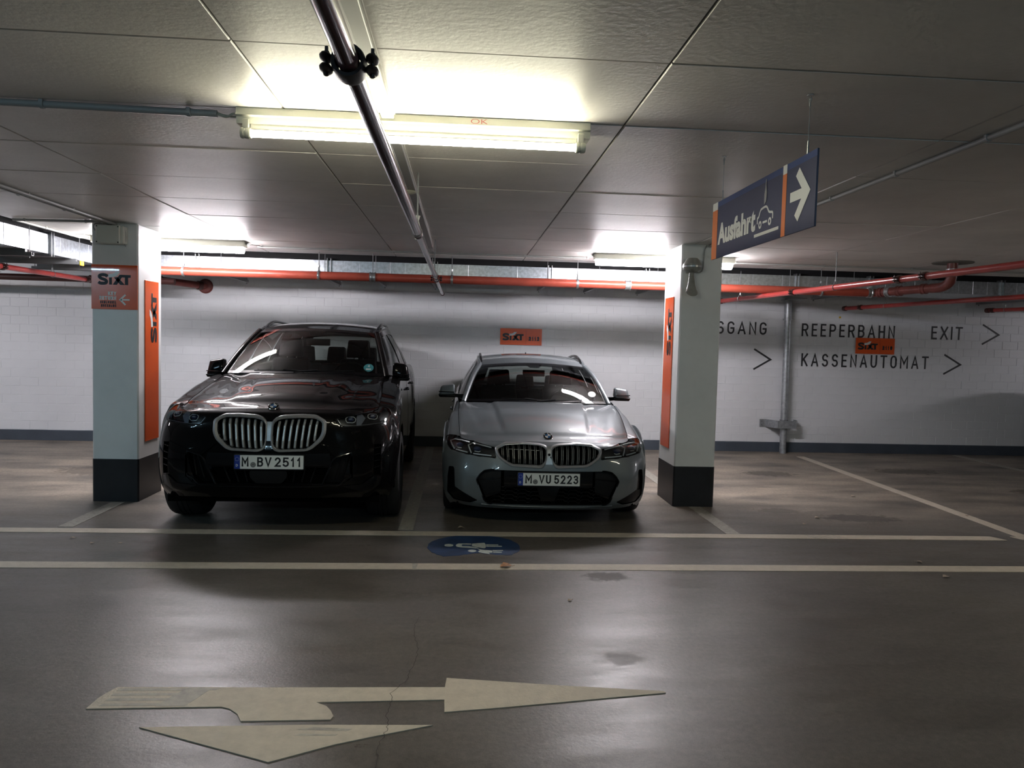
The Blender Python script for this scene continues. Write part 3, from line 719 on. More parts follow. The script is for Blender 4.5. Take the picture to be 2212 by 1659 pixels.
MB().tube(cat2([(-1.10, 3.42, CZ-.018), (-1.06, 3.42, CZ-.03), (-1.03, 3.415, CZ-.016), (-1.00, 3.41, CZ-.02)], 5), .005, 7).tube(cat2([(-1.10, 3.424, CZ-.012), (-1.07, 3.43, CZ-.02), (-1.03, 3.43, CZ-.024), (-1.0, 3.42, CZ-.015)], 5), .004, 7).build('cable', MT['lamp'], t, label='pale cable into the lamp')
conduit([(-3.20, .5, CZ-.014), (-3.19, 7.0, CZ-.014)], .0125, 'outer one of the two grey conduits running to the left pillar', [(-3.2, 5.0+k*.62) for k in range(4)])
conduit([(-3.155, .5, CZ-.014), (-3.145, 7.0, CZ-.014)], .0125, 'inner one of the two grey conduits running to the left pillar', [(-3.15, 5.02+k*.62) for k in range(4)])
conduit([(-3.99, 6.92, CZ-.014), (-3.22, 6.86, CZ-.014)], .0125, 'short grey conduit left of the left pillar, across the ceiling', [(-3.88, 6.91), (-3.34, 6.87)])
conduit([(-3.975, 6.95, CZ-.014), (-3.965, 8.02, CZ-.014), (-3.87, 8.03, CZ-.02)], .011, 'pale conduit along the duct left of the left pillar', [(-3.97, 7.4), (-3.967, 7.85)], mat='box')
conduit([(-2.25, 8.34, CZ-.016), (1.38, 8.34, CZ-.016)], .010, 'thin grey conduit across the ceiling between the two rear lamps', [(-2.2+.72*k, 8.34) for k in range(6)])
conduit([(3.02, 8.34, CZ-.016), (8.4, 8.34, CZ-.016)], .010, 'thin grey conduit across the ceiling at the right rear', [(3.1+1.05*k, 8.34) for k in range(6)])
t = conduit([(2.36, .2, CZ-.016), (2.36, 7.04, CZ-.016)], .013, 'long grey conduit along the ceiling to the right pillar, behind the blue sign', [(2.36, 2.55+.71*k) for k in range(7)])
MB().tube(cat2([(2.33, 7.035, CZ-.01), (2.31, 7.038, CZ-.06), (2.305, 7.04, CZ-.16), (2.30, 7.04, CZ-.24), (2.27, 7.035, CZ-.27), (2.225, 7.02, CZ-.262)], 4), .006, 7).build('cable', MT['conduit'], t, label='cable down to the siren')
for sg in (-1, 1):
    pass
MB().tube([(-2.255, 8.05, CZ-.03), (-2.20, 8.2, CZ-.014), (-2.2, 8.34, CZ-.012)], .005, 6).build('cable', MT['conduit'], bpy.data.objects['conduit.005'])
# cable trunking beside the sprinkler pipe
for (a, b, lb) in [(.2, 3.345, 'flat painted cable trunking in front of the nearest lamp'), (3.475, 7.9, 'flat painted cable trunking beyond the nearest lamp')]:
    t = thing('cable_trunking', lb, 'trunking', (-.345, a, CZ-.03), 0)
    MB().cbox((-.372, a, CZ-.026), (-.318, b, CZ+.003), .003).build('cover', MT['box'] if a < 1 else MT['conduit'], t)
    MB().box((-.3765, a, CZ-.008), (-.3135, b, CZ+.003)).build('base_tray', MT['ceiling'], t)
MB().tube(cat2([(-.345, 7.89, CZ-.012), (-.34, 7.98, CZ-.03), (-.33, 8.10, CZ-.02), (-.32, 8.3, CZ-.018)], 5), .006, 6).build('cable', MT['conduit'], t)

# ================================================================== ventilation ducts
def duct_section(t, a, b, face, zb, zt, depth, along, mt='galv', strip=.2):
    """sheet-metal run from a to b; its visible face is cross-broken into strips"""
    mb = MB(); n = max(1, round(abs(b-a)/strip)); rr = random.Random(int(a*10)+7)
    for i in range(n):
        s0 = a+(b-a)*i/n; s1 = a+(b-a)*(i+1)/n; k0, k1 = rr.uniform(-.0022, .0022), rr.uniform(-.0022, .0022)
        for (zz0, zz1) in ((zb, zt),):
            q = [(s0, k0, zz0), (s1-.003, k1, zz0), (s1-.003, k1, zz1), (s0, k0, zz1)]
            q2 = [(s1-.003, k1, zz0), (s1-.0015, -.0012, zz0), (s1-.0015, -.0012, zz1), (s1-.003, k1, zz1)]
            q3 = [(s1-.0015, -.0012, zz0), (s1, rr.uniform(-.001, .001), zz0), (s1, 0, zz1), (s1-.0015, -.0012, zz1)]
            for Q in (q, q2, q3):
                if along == 'x': P = [(s, face+d, z) for s, d, z in Q]
                else: P = [(face-d, s, z) for s, d, z in Q]
                mb.add(P, [(0, 1, 2, 3)])
    mb.build('duct_sheet', MT[mt], t)
    m2 = MB()
    if along == 'x': m2.box((min(a, b), face+.005, zb), (max(a, b), face+depth, zt))
    else: m2.box((face-depth, min(a, b), zb), (face-.005, max(a, b), zt))
    m2.build('duct_body', MT[mt], t)
def flange(t, s, face, zb, zt, depth, along):
    m = MB()
    for ds in (-.022, .022):
        e = .026
        if along == 'x': m.box((s+ds-.004, face-e, zb-e), (s+ds+.004, face+depth+e, zt+e))
        else: m.box((face-depth-e, s+ds-.004, zb-e), (face+e, s+ds+.004, zt+e))
    m.build('flange', MT['steel'], t)
joints = [-7.6, -5.6, -3.62, -1.66, -.345, 1.10, 2.35, 4.33, 5.32, 7.12, 9.0, 11.0, 13.2]
joints = [-5.0, -3.25, -1.66, -.345, 1.10, 2.35, 4.33, 5.32, 7.12, 9.0, 11.0, 13.2]
td = thing('ventilation_duct', 'galvanised ventilation duct along the back wall behind the red main pipe', 'duct', (0, 9.4, 2.355))
for a, b in zip(joints[:-1], joints[1:]): duct_section(td, a, b, 9.40, 2.357, 2.524, .85, 'x')
for s in joints[1:-1]: flange(td, s, 9.40, 2.357, 2.524, .85, 'x')
for (x, ya, yb) in [(-2.95, 9.30, 10.45), (-1.70, 9.30, 10.45), (-1.08, 9.3, 10.5), (-.38, 9.3, 10.5), (1.06, 9.3, 10.4), (1.72, 9.3, 10.45), (2.47, 9.3, 10.45), (4.20, 9.3, 10.45), (5.05, 9.3, 10.45), (7.55, 9.3, 10.45), (9.6, 9.3, 10.4)]:
    m = MB(); m.box((x-.02, ya, 2.296), (x+.02, yb, 2.300)).box((x-.02, ya, 2.296), (x-.016, yb, 2.330)).box((x+.016, ya, 2.296), (x+.02, yb, 2.330))
    m.tube([(x, yb-.03, 2.275), (x, yb-.03, 2.80)], .004, 6).tube([(x, ya+.03, 2.275), (x, ya+.03, 2.79)], .004, 6)
    m.lathe([(0, 0), (.011, 0), (.011, .012), (0, .012)], (x, yb-.03, 2.276), (0, 0, 1), 6, False)
    m.build('support_channel', MT['rail'], td)
    MB().box((x-.016, ya+.05, 2.330), (x+.016, yb-.05, 2.357)).build('rubber_pad', MT['rail'], td)
tl = thing('ventilation_duct', 'galvanised ventilation duct running towards the viewer left of the left pillar', 'duct', (-4.15, 8.0, 2.33))
jl = [4.6, 6.1, 7.82, 9.36]
for a, b in zip(jl[:-1], jl[1:]): duct_section(tl, a, b, -4.15, 2.332, 2.524, .75, 'y', strip=.19)
flange(tl, 7.82, -4.15, 2.332, 2.524, .75, 'y'); flange(tl, 6.1, -4.15, 2.332, 2.524, .75, 'y')
for (y, x0, x1) in [(7.42, -5.0, -4.1), (8.25, -4.95, -4.05), (9.0, -4.98, -4.1)]:
    m = MB(); m.box((x0, y-.02, 2.27), (x1, y+.02, 2.274)).box((x0, y-.02, 2.27), (x1, y-.016, 2.305)).box((x0, y+.016, 2.27), (x1, y+.02, 2.305))
    m.tube([(x1-.03, y, 2.25), (x1-.03, y, 2.79)], .004, 6).tube([(x0+.03, y, 2.25), (x0+.03, y, 2.79)], .004, 6)
    m.build('support_channel', MT['rail'], tl)
    MB().box((x0+.06, y-.016, 2.305), (x1-.06, y+.016, 2.332)).build('rubber_pad', MT['rail'], tl)
MB().cbox((-4.07, 8.225, 2.262), (-4.045, 8.275, 2.312), .004).build('end_cap', MT['yellow'], tl, label='yellow end cap of a support channel')

# ================================================================== pipes
def coupling(t, p, d, r, mat='coupling', w=.026, ears=True):
    """grooved pipe coupling with two bolted ears, axis d"""
    p = Vector(p); d = Vector(d).normalized(); side = d.cross(Vector((0, 0, 1)))
    side = side.normalized() if side.length > .1 else Vector((1, 0, 0)); up = side.cross(d)
    m = MB(); R0 = r*1.32
    m.lathe([(r*.98, -w), (R0*.93, -w), (R0, -w*.6), (R0, w*.6), (R0*.93, w), (r*.98, w)], p, d, 28)
    if ears:
        for s in (-1, 1):
            c = p+side*s*(R0+r*.42)
            for q in (-1, 1):
                cc = c+up*q*r*.42
                m.ellipsoid(cc, (r*.52, w*1.05, r*.30), 10, 6, Matrix((side, d, up)).transposed())
                m.tube([cc+up*q*r*.12, cc+up*q*r*.46], r*.24, 6, smooth=False)
            m.tube([c-up*r*.95, c+up*r*1.25], r*.14, 8)
    m.build('coupling', MT[mat], t)
def hanger(t, p, d, r, ztop, plain=False):
    """pear loop with threaded rod"""
    p = Vector(p); d = Vector(d).normalized(); side = d.cross(Vector((0, 0, 1))).normalized(); up = Vector((0, 0, 1))
    m = MB(); top = r*2.1
    loop = [p+side*(r*1.12*math.sin(a))-up*(r*1.12*math.cos(a)) for a in [(-2.2+4.4*k/16) for k in range(17)]]
    path = [p+up*top-side*r*.12]+loop+[p+up*top+side*r*.12]
    m.tube(path, max(.003, r*.10), 6)
    m.tube([p+up*(top-.008), p+up*(top+.016)], max(.006, r*.25), 6, smooth=False)
    m.build('pipe_loop', MT['steel'], t)
    MB().tube([p+up*top, Vector((p.x, p.y, ztop+.004))], .0045, 8).build('hanging_rod', MT['rail'], t)

# red main along the duct
tm = thing('red_main_pipe', 'thick orange-red pipe running across in front of the duct', 'pipe', (0, 8.74, 2.278))
MB().tube([(-3.55, 8.74, 2.278), (5.0, 8.74, 2.278)], .049, 24).build('pipe_run', MT['redor'], tm)
for x in (-3.178, -1.66, -.13, 1.35, 4.32): 
    hanger(tm, (x, 8.74, 2.278), (1, 0, 0), .049, CZ)
    MB().lathe([(.049, -.014), (.056, -.014), (.056, .014), (.049, .014)], (x, 8.74, 2.278), (1, 0, 0), 24).build('pipe_clamp', MT['steel'], tm)
for x in (-1.045, 1.954):
    m = MB(); m.lathe([(.049, -.035), (.058, -.035), (.058, -.022), (.053, -.018), (.053, .018), (.058, .022), (.058, .035), (.049, .035)], (x, 8.74, 2.278), (1, 0, 0), 24)
    m.build('steel_coupling', MT['steel'], tm)
MB().tube([(-1.045, 8.74, 2.33), (-1.045, 8.74, CZ+.003)], .0045, 8).build('hanging_rod', MT['rail'], tm)
m = MB(); m.tube([(5.0, 8.74, 2.278), (5.02, 8.70, 2.280), (5.27, 7.98, 2.292)], .049, 22); m.build('branch_pipe', MT['brownred'], tm)
for p, d in [((4.93, 8.74, 2.278), (1, 0, 0)), ((5.035, 8.66, 2.28), (.32, -.95, 0)), ((5.07, 8.56, 2.282), (.32, -.95, 0)), ((5.12, 8.43, 2.285), (.32, -.95, 0)), ((5.225, 8.12, 2.29), (.32, -.95, 0))]:
    m = MB(); m.lathe([(.048, -.03), (.060, -.03), (.060, -.014), (.055, -.01), (.055, .01), (.060, .014), (.060, .03), (.048, .03)], p, d, 22); m.build('pipe_joint', MT['steel'] if p[1] in (8.74, 8.56) else MT['brownred'], tm)
m = MB(); m.tube(cat2([(5.25, 8.03, 2.291), (5.285, 7.90, 2.296), (5.30, 7.80, 2.34), (5.30, 7.765, 2.42), (5.30, 7.76, CZ+.003)], 6), .053, 22); m.build('elbow', MT['brownred'], tm)
MB().lathe([(.05, -.008), (.2, -.008), (.205, 0), (.05, 0)], (5.30, 7.76, CZ), (0, 0, 1), 32).build('ceiling_patch', MT['ceiling_dark'], tm, label='dark ring where the pipe enters the ceiling')
MB().lathe([(.053, -.02), (.066, -.02), (.066, .02), (.053, .02)], (5.30, 7.762, 2.46), (0, 0, 1), 24).build('pipe_joint', MT['steel'], tm)

def sprinkler_pipe(pts, r, mat, label, couplings=(), hangers=(), cmat='coupling', endcap=True):
    t = thing('sprinkler_pipe', label, 'pipe', pts[0], 0, 'sprinkler pipes')
    MB().tube(pts, r, 20).build('pipe_run', MT[mat], t)
    d = Vector(pts[-1])-Vector(pts[0])
    at = lambda y: Vector(pts[0])+d*((y-pts[0][1])/d.y)
    for y in couplings: coupling(t, at(y), d, r if not isinstance(r, list) else r[0], cmat)
    for y in hangers: hanger(t, at(y), d, r if not isinstance(r, list) else r[0], 2.325 if (y > 9.39 or pts[0][0] < -4.1) else CZ)
    if endcap:
        m = MB(); rr = r if not isinstance(r, list) else r[0]
        m.lathe([(0, -.03), (rr*1.2, -.026), (rr*1.3, -.01), (rr*1.3, .03), (rr, .035)], pts[0], d, 20); m.build('end_cap', MT['coupling'], t)
    return t
# dark centre pipe, thicker towards the viewer
tc = thing('sprinkler_pipe', 'dark glossy pipe running from the top of the picture back under the nearest lamp', 'pipe', (-.28, 4, 2.2), 0, 'sprinkler pipes')
MB().tube([(-.279, -3, 2.2), (-.279, 4.60, 2.2)], .0255, 24).build('pipe_run', MT['darkpipe'], tc)
MB().tube([(-.279, 4.57, 2.2), (-.272, 10.2, 2.2)], .0205, 20).build('pipe_run', MT['darkpipe'], tc)
MB().lathe([(.02, -.01), (.028, -.01), (.028, .035), (.0255, .04)], (-.279, 4.59, 2.2), (0, -1, 0), 20).build('reducer', MT['coupling'], tc)
coupling(tc, (-.279, 1.815, 2.2), (0, 1, 0), .031, 'blackcast', .034)
coupling(tc, (-.275, 7.75, 2.2), (0, 1, 0), .028, 'coupling', .03)
MB().lathe([(0, -.02), (.024, -.02), (.026, 0), (.026, .05), (.02, .055)], (-.272, 10.18, 2.2), (0, -1, 0), 18).build('end_cap', MT['coupling'], tc)
for y in (4.49, 7.32): hanger(tc, (-.278, y, 2.2), (0, 1, 0), .025, CZ)
m = MB(); m.lathe([(0, 0), (.045, 0), (.05, -.006), (.03, -.016), (.012, -.02), (0, -.02)], (-.36, 4.9, CZ-.030), (0, 0, 1), 20)
m.build('rosette', MT['lamp'], tc, label='pale ceiling rosette'); 
m = MB(); m.lathe([(0, 0), (.012, 0), (.014, .05), (.02, .06), (.018, .09), (.01, .12), (.02, .15), (0, .155)], (-.30, 4.82, 2.2), (0, 0, 1), 14)
m.build('sprinkler_head', MT['box'], tc, label='dusty upright sprinkler head')

sprinkler_pipe([(3.50, 10.0, 2.2), (3.93, 5.1, 2.2), (4.36, .2, 2.2)], .029, 'red', 'bright red sprinkler pipe nearest the right pillar, its end beside the pillar', (9.9, 8.05, 6.3, 5.98), (9.35, 7.26, 3.6))
sprinkler_pipe([(5.684, 10.72, 2.2), (6.073, 7.68, 2.2), (6.6, 3.5, 2.2)], .029, 'red', 'red sprinkler pipe above the painted word REEPERBAHN', (10.35,), (9.85, 6.5))
sprinkler_pipe([(7.53, 10.2, 2.2), (7.75, 9.2, 2.2), (8.4, 6.2, 2.2)], .027, 'red', 'red sprinkler pipe at the right edge above the painted word EXIT', (10.12,), (9.93,))
sprinkler_pipe([(-4.585, 9.45, 2.2), (-4.665, 7.9, 2.2), (-4.82, 5.0, 2.2)], .029, 'red', 'red sprinkler pipe at the left edge ending at the left pillar', (9.42, 7.9), (8.75,))
tp = thing('dark_red_pipe', 'dark red pipe running across low before the wall at the left edge', 'pipe', (-5, 10, 2.24))
MB().tube([(-8.5, 10.0, 2.244), (-3.75, 10.0, 2.246)], .042, 18).build('pipe_run', MT['coupling'], tp)
MB().lathe([(.042, -.02), (.052, -.02), (.052, .02), (.042, .02)], (-4.8, 10, 2.2455), (1, 0, 0), 20).build('pipe_joint', MT['coupling'], tp)
tp = thing('wall_pipe', 'brown pipe entering the back wall beside the left pillar', 'pipe', (-3.684, 10.98, 2.26))
MB().tube([(-4.55, 9.92, 2.325), (-3.684, 10.98, 2.262)], .050, 20).build('pipe_run', MT['brownred'], tp)
dv = Vector((.866, 1.06, -.063)).normalized()
for q, ln in ((.50, .02), (.93, .03)):
    MB().lathe([(.05, -ln), (.062, -ln), (.062, ln), (.05, ln)], Vector((-4.55, 9.92, 2.325)).lerp(Vector((-3.684, 10.98, 2.262)), q), dv, 20).build('pipe_joint', MT['coupling'], tp)
MB().lathe([(.04, -.03), (.085, -.03), (.105, -.01), (.105, .004), (.04, .004)], (-3.684, WY-.004, 2.262), (0, 1, 0), 28).build('wall_rosette', MT['brownred'], tp)

# upright galvanised pipe with guard bracket
tv = thing('galvanised_downpipe', 'upright galvanised pipe with guard bracket in front of the back wall', 'pipe', (4.86, 10.83, 0))
MB().tube([(4.88, 10.83, 0), (4.865, 10.83, 2.30)], .049, 24).build('pipe_run', MT['galvpipe'], tv)
MB().tube([(4.865, 10.83, 2.02), (4.865, 10.83, 2.33)], .054, 24).build('pipe_sleeve', MT['galvpipe'], tv)
MB().lathe([(.05, -.012), (.068, -.012), (.068, .012), (.05, .012)], (4.866, 10.83, 2.015), (0, 0, 1), 24).build('flange', MT['galvpipe'], tv)
MB().box((4.78, 10.4, 2.305), (4.95, 10.9, 2.312)).build('top_plate', MT['rail'], tv)
m = MB()
band = [(4.56, 10.972), (4.66, 10.972), (4.75, 10.745), (5.03, 10.745), (5.09, 10.85), (5.09, 10.972)]
th = [(4.56, 10.964), (4.655, 10.964), (4.745, 10.737), (5.035, 10.737), (5.098, 10.847), (5.098, 10.972)]
m.prism(band+list(reversed(th)), (0, 0, .385), (1, 0, 0), (0, 1, 0), (0, 0, .115)); m.build('guard_bracket', MT['galvpipe'], tv)
m = MB(); m.lathe([(0, 0), (.009, 0), (.009, .006), (0, .006)], (4.59, 10.964, .42), (0, -1, 0), 6, False).lathe([(0, 0), (.009, 0), (.009, .006), (0, .006)], (4.59, 10.964, .465), (0, -1, 0), 6, False); m.build('bolt', MT['rail'], tv)
MB().lathe([(.049, 0), (.06, 0), (.06, .02), (.049, .02)], (4.878, 10.83, .49), (0, 0, 1), 24).build('pipe_clip', MT['rail'], tv)

# junction box on the left pillar
tb = thing('junction_box', 'beige electrical box at the top of the left pillar with grey cable', 'box', (-3.15, 7.0, 2.35))
MB().cbox((-3.275, 6.925, 2.355), (-3.045, 7.0135, 2.513), .006).build('base', MT['box'], tb)
MB().cbox((-3.278, 6.902, 2.352), (-3.068, 6.930, 2.516), .007).build('lid', MT['box'], tb)
m = MB()
for x in (-3.266, -3.082):
    for z in (2.365, 2.503): m.lathe([(0, 0), (.006, 0), (.006, .003), (0, .003)], (x, 6.9025, z), (0, -1, 0), 8)
m.build('screw', MT['matt_black'], tb)
MB().tube(cat2([(-3.276, 6.97, 2.475), (-3.30, 6.97, 2.472), (-3.322, 6.97, 2.488), (-3.325, 6.97, 2.515), (-3.30, 6.97, 2.535), (-3.22, 6.98, 2.54), (-3.17, 6.99, 2.538)], 5), .006, 8).build('cable', MT['conduit'], tb)
MB().tube(cat2([(-3.05, 6.97, 2.50), (-3.042, 6.97, 2.42), (-3.05, 6.97, 2.36), (-3.045, 6.97, 2.335)], 4), .004, 6).build('cable', MT['conduit'], tb)

# siren horn on the right pillar
ts = thing('siren_horn', 'grey warning siren with downward horn on the front of the right pillar', 'siren', (2.17, 7.0, 2.3))
m = MB(); m.lathe([(0, .118), (.048, .116), (.062, .10), (.086, .062), (.088, .050), (.086, .046), (.086, .012), (.082, .006), (.055, -.004), (.03, -.02), (0, -.022)], (2.17, 6.955, 2.286), (0, 0, 1), 28); m.build('driver_housing', MT['siren'], ts)
MB().lathe([(.086, -.003), (.0905, -.003), (.0905, .012), (.086, .012)], (2.17, 6.955, 2.318), (0, 0, 1), 28).build('steel_band', MT['steel'], ts)
vs = []; fs = []; n = 22; sts = [(2.268, .022, 6.955), (2.22, .026, 6.953), (2.16, .034, 6.948), (2.11, .046, 6.94), (2.065, .058, 6.93)]
for i, (z, r, y) in enumerate(sts):
    for k in range(n):
        a = 2*math.pi*k/n; zz = z
        if i == 4: zz = 2.085+.045*math.sin(a)
        vs.append((2.165+r*math.cos(a), y+r*.85*math.sin(a), zz))
for i in range(4):
    for k in range(n): fs.append((i*n+k, i*n+(k+1) % n, (i+1)*n+(k+1) % n, (i+1)*n+k))
m = MB(); m.add(vs, fs, True); m.build('horn', MT['siren'], ts)
m = MB(); m.add([(2.165+.056*math.cos(2*math.pi*k/n), 6.93+.048*math.sin(2*math.pi*k/n), 2.090+.045*math.sin(2*math.pi*k/n)) for k in range(n)], [tuple(range(n))]); m.build('horn_mouth', MT['siren_in'], ts)
MB().box((2.14, 6.985, 2.27), (2.20, 7.0495, 2.38)).build('wall_bracket', MT['siren'], ts)
tag(MB().box((5.733, WY-.0085, 2.065), (5.765, WY-.0065, 2.092)).build('wall_sticker', MT['yellow']), 'tiny yellow sticker on the back wall above REEPERBAHN', 'sticker')
# ================================================================== cars
def interp(tab, x):
    """piecewise-linear table lookup, tab = [(x, value-or-tuple), ...]"""
    if x <= tab[0][0]: return tab[0][1]
    for (a, va), (b, vb) in zip(tab[:-1], tab[1:]):
        if x <= b:
            t = (x-a)/(b-a)
            return va+(vb-va)*t if not isinstance(va, tuple) else tuple(p+(q-p)*t for p, q in zip(va, vb))
    return tab[-1][1]
def smooth(a, b, x):
    t = max(0, min(1, (x-a)/(b-a))); return t*t*(3-2*t)
def round_poly(pts, r, n=4):
    out = []; m = len(pts)
    for i in range(m):
        a, p, b = Vector(pts[i-1]), Vector(pts[i]), Vector(pts[(i+1) % m])
        rr = r[i] if isinstance(r, (list, tuple)) else r
        d = min(rr, (a-p).length*.45, (b-p).length*.45)
        p0 = p+(a-p).normalized()*d; p2 = p+(b-p).normalized()*d
        for k in range(n+1):
            t = k/n; out.append(tuple((1-t)**2*p0+2*t*(1-t)*p+t*t*p2))
    return out
def inset(poly, d):
    m = len(poly); A = sum(poly[i][0]*poly[(i+1) % m][1]-poly[(i+1) % m][0]*poly[i][1] for i in range(m)); sg = 1 if A > 0 else -1
    out = []
    for i in range(m):
        a, p, b = Vector(poly[i-1]), Vector(poly[i]), Vector(poly[(i+1) % m])
        e1 = (p-a).normalized() if (p-a).length > 1e-9 else (b-p).normalized(); e2 = (b-p).normalized() if (b-p).length > 1e-9 else e1
        n = Vector((-(e1.y+e2.y), e1.x+e2.x)); n = n.normalized() if n.length > 1e-6 else Vector((-e1.y, e1.x))
        k = d/max(.5, n.dot(Vector((-e1.y, e1.x))))
        out.append(tuple(p+n*sg*k))
    return out
def inside(poly, x, z):
    c = False; j = len(poly)-1
    for i in range(len(poly)):
        (x1, z1), (x2, z2) = poly[i], poly[j]
        if (z1 > z) != (z2 > z) and x < (x2-x1)*(z-z1)/(z2-z1)+x1: c = not c
        j = i
    return c
def mir(poly): return [(-x, z) for x, z in reversed(poly)]
def grid_faces(nu, nv, flip=False):
    f = [(i*nv+j, (i+1)*nv+j, (i+1)*nv+j+1, i*nv+j+1) for i in range(nu-1) for j in range(nv-1)]
    return [tuple(reversed(q)) for q in f] if flip else f

class Car:
    def __init__(s, cfg, label, x0, y0, rz):
        s.c = cfg; s.t = thing('car', label, 'car', (x0, y0, 0), rz)
        s.shell()
    def part(s, mb, name, mat, parent=None, label=None, kind=None):
        return mb.build(name, mat, parent or s.t, True, label, kind)
    # ---- lower body: spline surface through section columns, closed ring around the car
    def shell(s):
        c = s.c; L = c['len']; cols = []
        for u in range(6):
            cols.append([Vector((c['front'][v][0][u][0], c['front'][v][0][u][1], c['front'][v][1][u])) for v in range(8)])
        zf = [0, .12, .28, .45, .62, .80, .93, 1.0]
        for (y, xm, zb, zt, xt) in c['side']:
            col = []
            off = .12*(1-smooth(c['side'][0][0], c['side'][0][0]+.8, y))
            for v in range(8):
                arch = zb > .40
                dx = [0.0 if arch else .035, .004 if arch else .012, .004, 0, .006, .024, .055, None][v]
                x = xt if v == 7 else xm-dx*min(1, (xm-xt)/.1)
                z = zb+(zt-zb)*zf[v]
                if v == 6: z = zt-.030
                if v == 5: z = min(z, zt-.085)
                col.append(Vector((x, y+off*smooth(3, 7, v), z)))
            cols.append(col)
        cols += [[Vector(p) for p in col] for col in c['rear']]
        if c.get('squeeze'):
            for col in cols:
                for p in col: p.x = p.x if p.x < .7 else .7+(p.x-.7)*c['squeeze']
        half = cols
        full = [[Vector((-p.x, p.y, p.z)) for p in col] for col in reversed(half[1:-1])]  # rear..front on the left
        ring = half+full
        # ring order: front centre, right side, rear centre, left side
        nv, nu = 5, 5
        dense_cols = [cat2(col, nv) for col in ring]
        m = len(dense_cols[0]); rows = [cat2([col[j] for col in dense_cols], nu, closed=True) for j in range(m)]
        s.nrow = m; s.ncol = len(rows[0]); s.nu = nu
        s.grid = rows
        vs = [p for r_ in rows for p in r_]; n = s.ncol
        fs = [(j*n+i, j*n+(i+1) % n, (j+1)*n+(i+1) % n, (j+1)*n+i) for j in range(m-1) for i in range(n)]
        s.bvh = BVHTree.FromPolygons([v[:] for v in vs], fs)
        s.shell_v, s.shell_f = vs, fs
        s.top = rows[-1]                                     # inner top edge
        hc = (len(half)-1)*nu
        s.edge = s.top[:hc+1]                                # right half, front centre to rear centre
        s.shell2 = (vs, fs)
    def fy(s, x, z, d=.6):
        h = s.bvh.ray_cast(Vector((x, -1, z)), Vector((0, 1, 0)))
        return h[0].y if h[0] is not None and h[0].y < 1.5 else d
    def finish_shell(s, holes):
        """cut the openings out of the front and give them depth"""
        bm = bmesh.new(); V_ = [bm.verts.new(v) for v in s.shell_v]
        for f in s.shell_f: bm.faces.new([V_[i] for i in f])
        bm.faces.ensure_lookup_table()
        for poly, depth in holes:
            xs_ = [p[0] for p in poly]; zs_ = [p[1] for p in poly]; bb = (min(xs_)-.004, max(xs_)+.004, min(zs_)-.004, max(zs_)+.004)
            def near(f):
                xs2 = [v.co.x for v in f.verts]; zs2 = [v.co.z for v in f.verts]
                return max(xs2) > bb[0] and min(xs2) < bb[1] and max(zs2) > bb[2] and min(zs2) < bb[3] and f.calc_center_median().y < 1.0
            for i in range(len(poly)):
                a, b = poly[i], poly[(i+1) % len(poly)]
                if math.hypot(a[0]-b[0], a[1]-b[1]) < 1e-5: continue
                fs = [f for f in bm.faces if near(f)]
                geom = list({e for f in fs for e in f.edges})+list({v for f in fs for v in f.verts})+fs
                bmesh.ops.bisect_plane(bm, geom=geom, dist=1e-6, plane_co=(a[0], 0, a[1]), plane_no=(-(b[1]-a[1]), 0, b[0]-a[0]))
            kill = []
            for f in bm.faces:
                if near(f):
                    cc = f.calc_center_median()
                    if inside(poly, cc.x, cc.z): kill.append(f)
            rim_before = {e for e in bm.edges if e.is_boundary}
            bmesh.ops.delete(bm, geom=kill, context='FACES')
            rim = [e for e in bm.edges if e.is_boundary and e not in rim_before]
            r = bmesh.ops.extrude_edge_only(bm, edges=rim)
            nvs = [g for g in r['geom'] if isinstance(g, bmesh.types.BMVert)]
            for v in nvs: v.co.y += depth
            for g in r['geom']:
                if isinstance(g, bmesh.types.BMFace): g.material_index = 1
        # turned-in flanges
        bmesh.ops.recalc_face_normals(bm, faces=bm.faces[:])
        me = bpy.data.meshes.new('body_shell'); bm.to_mesh(me); bm.free()
        me.polygons.foreach_set('use_smooth', [True]*len(me.polygons)); me.set_sharp_from_angle(angle=R(40))
        return place('body_shell', me, [MT[s.c['paint']], MT['inside']], s.t, True)
    # ---- surface patches on the nose
    def patch(s, poly, off, name, mat, parent=None, g=.025, thick=.004, label=None, yfun=None):
        bm = bmesh.new(); vs = [bm.verts.new((x, 0, z)) for x, z in poly]; f = bm.faces.new(vs)
        bmesh.ops.triangulate(bm, faces=[f]) if len(poly) > 4 else None
        x0, x1 = min(p[0] for p in poly), max(p[0] for p in poly); z0, z1 = min(p[1] for p in poly), max(p[1] for p in poly)
        for ax, a, b in ((0, x0, x1), (2, z0, z1)):
            k = math.ceil(a/g)*g
            while k < b:
                co = [0, 0, 0]; no = [0, 0, 0]; co[ax] = k; no[ax] = 1
                bmesh.ops.bisect_plane(bm, geom=bm.verts[:]+bm.edges[:]+bm.faces[:], dist=1e-6, plane_co=co, plane_no=no); k += g
        for v in bm.verts: v.co.y = (yfun or s.fy)(v.co.x, v.co.z)-off
        if thick:
            rim = [e for e in bm.edges if e.is_boundary]
            r = bmesh.ops.extrude_edge_only(bm, edges=rim)
            for gg in r['geom']:
                if isinstance(gg, bmesh.types.BMVert): gg.co.y += thick
        mb = MB(); mb.bm(bm, True); return s.part(mb, name, mat, parent, label)
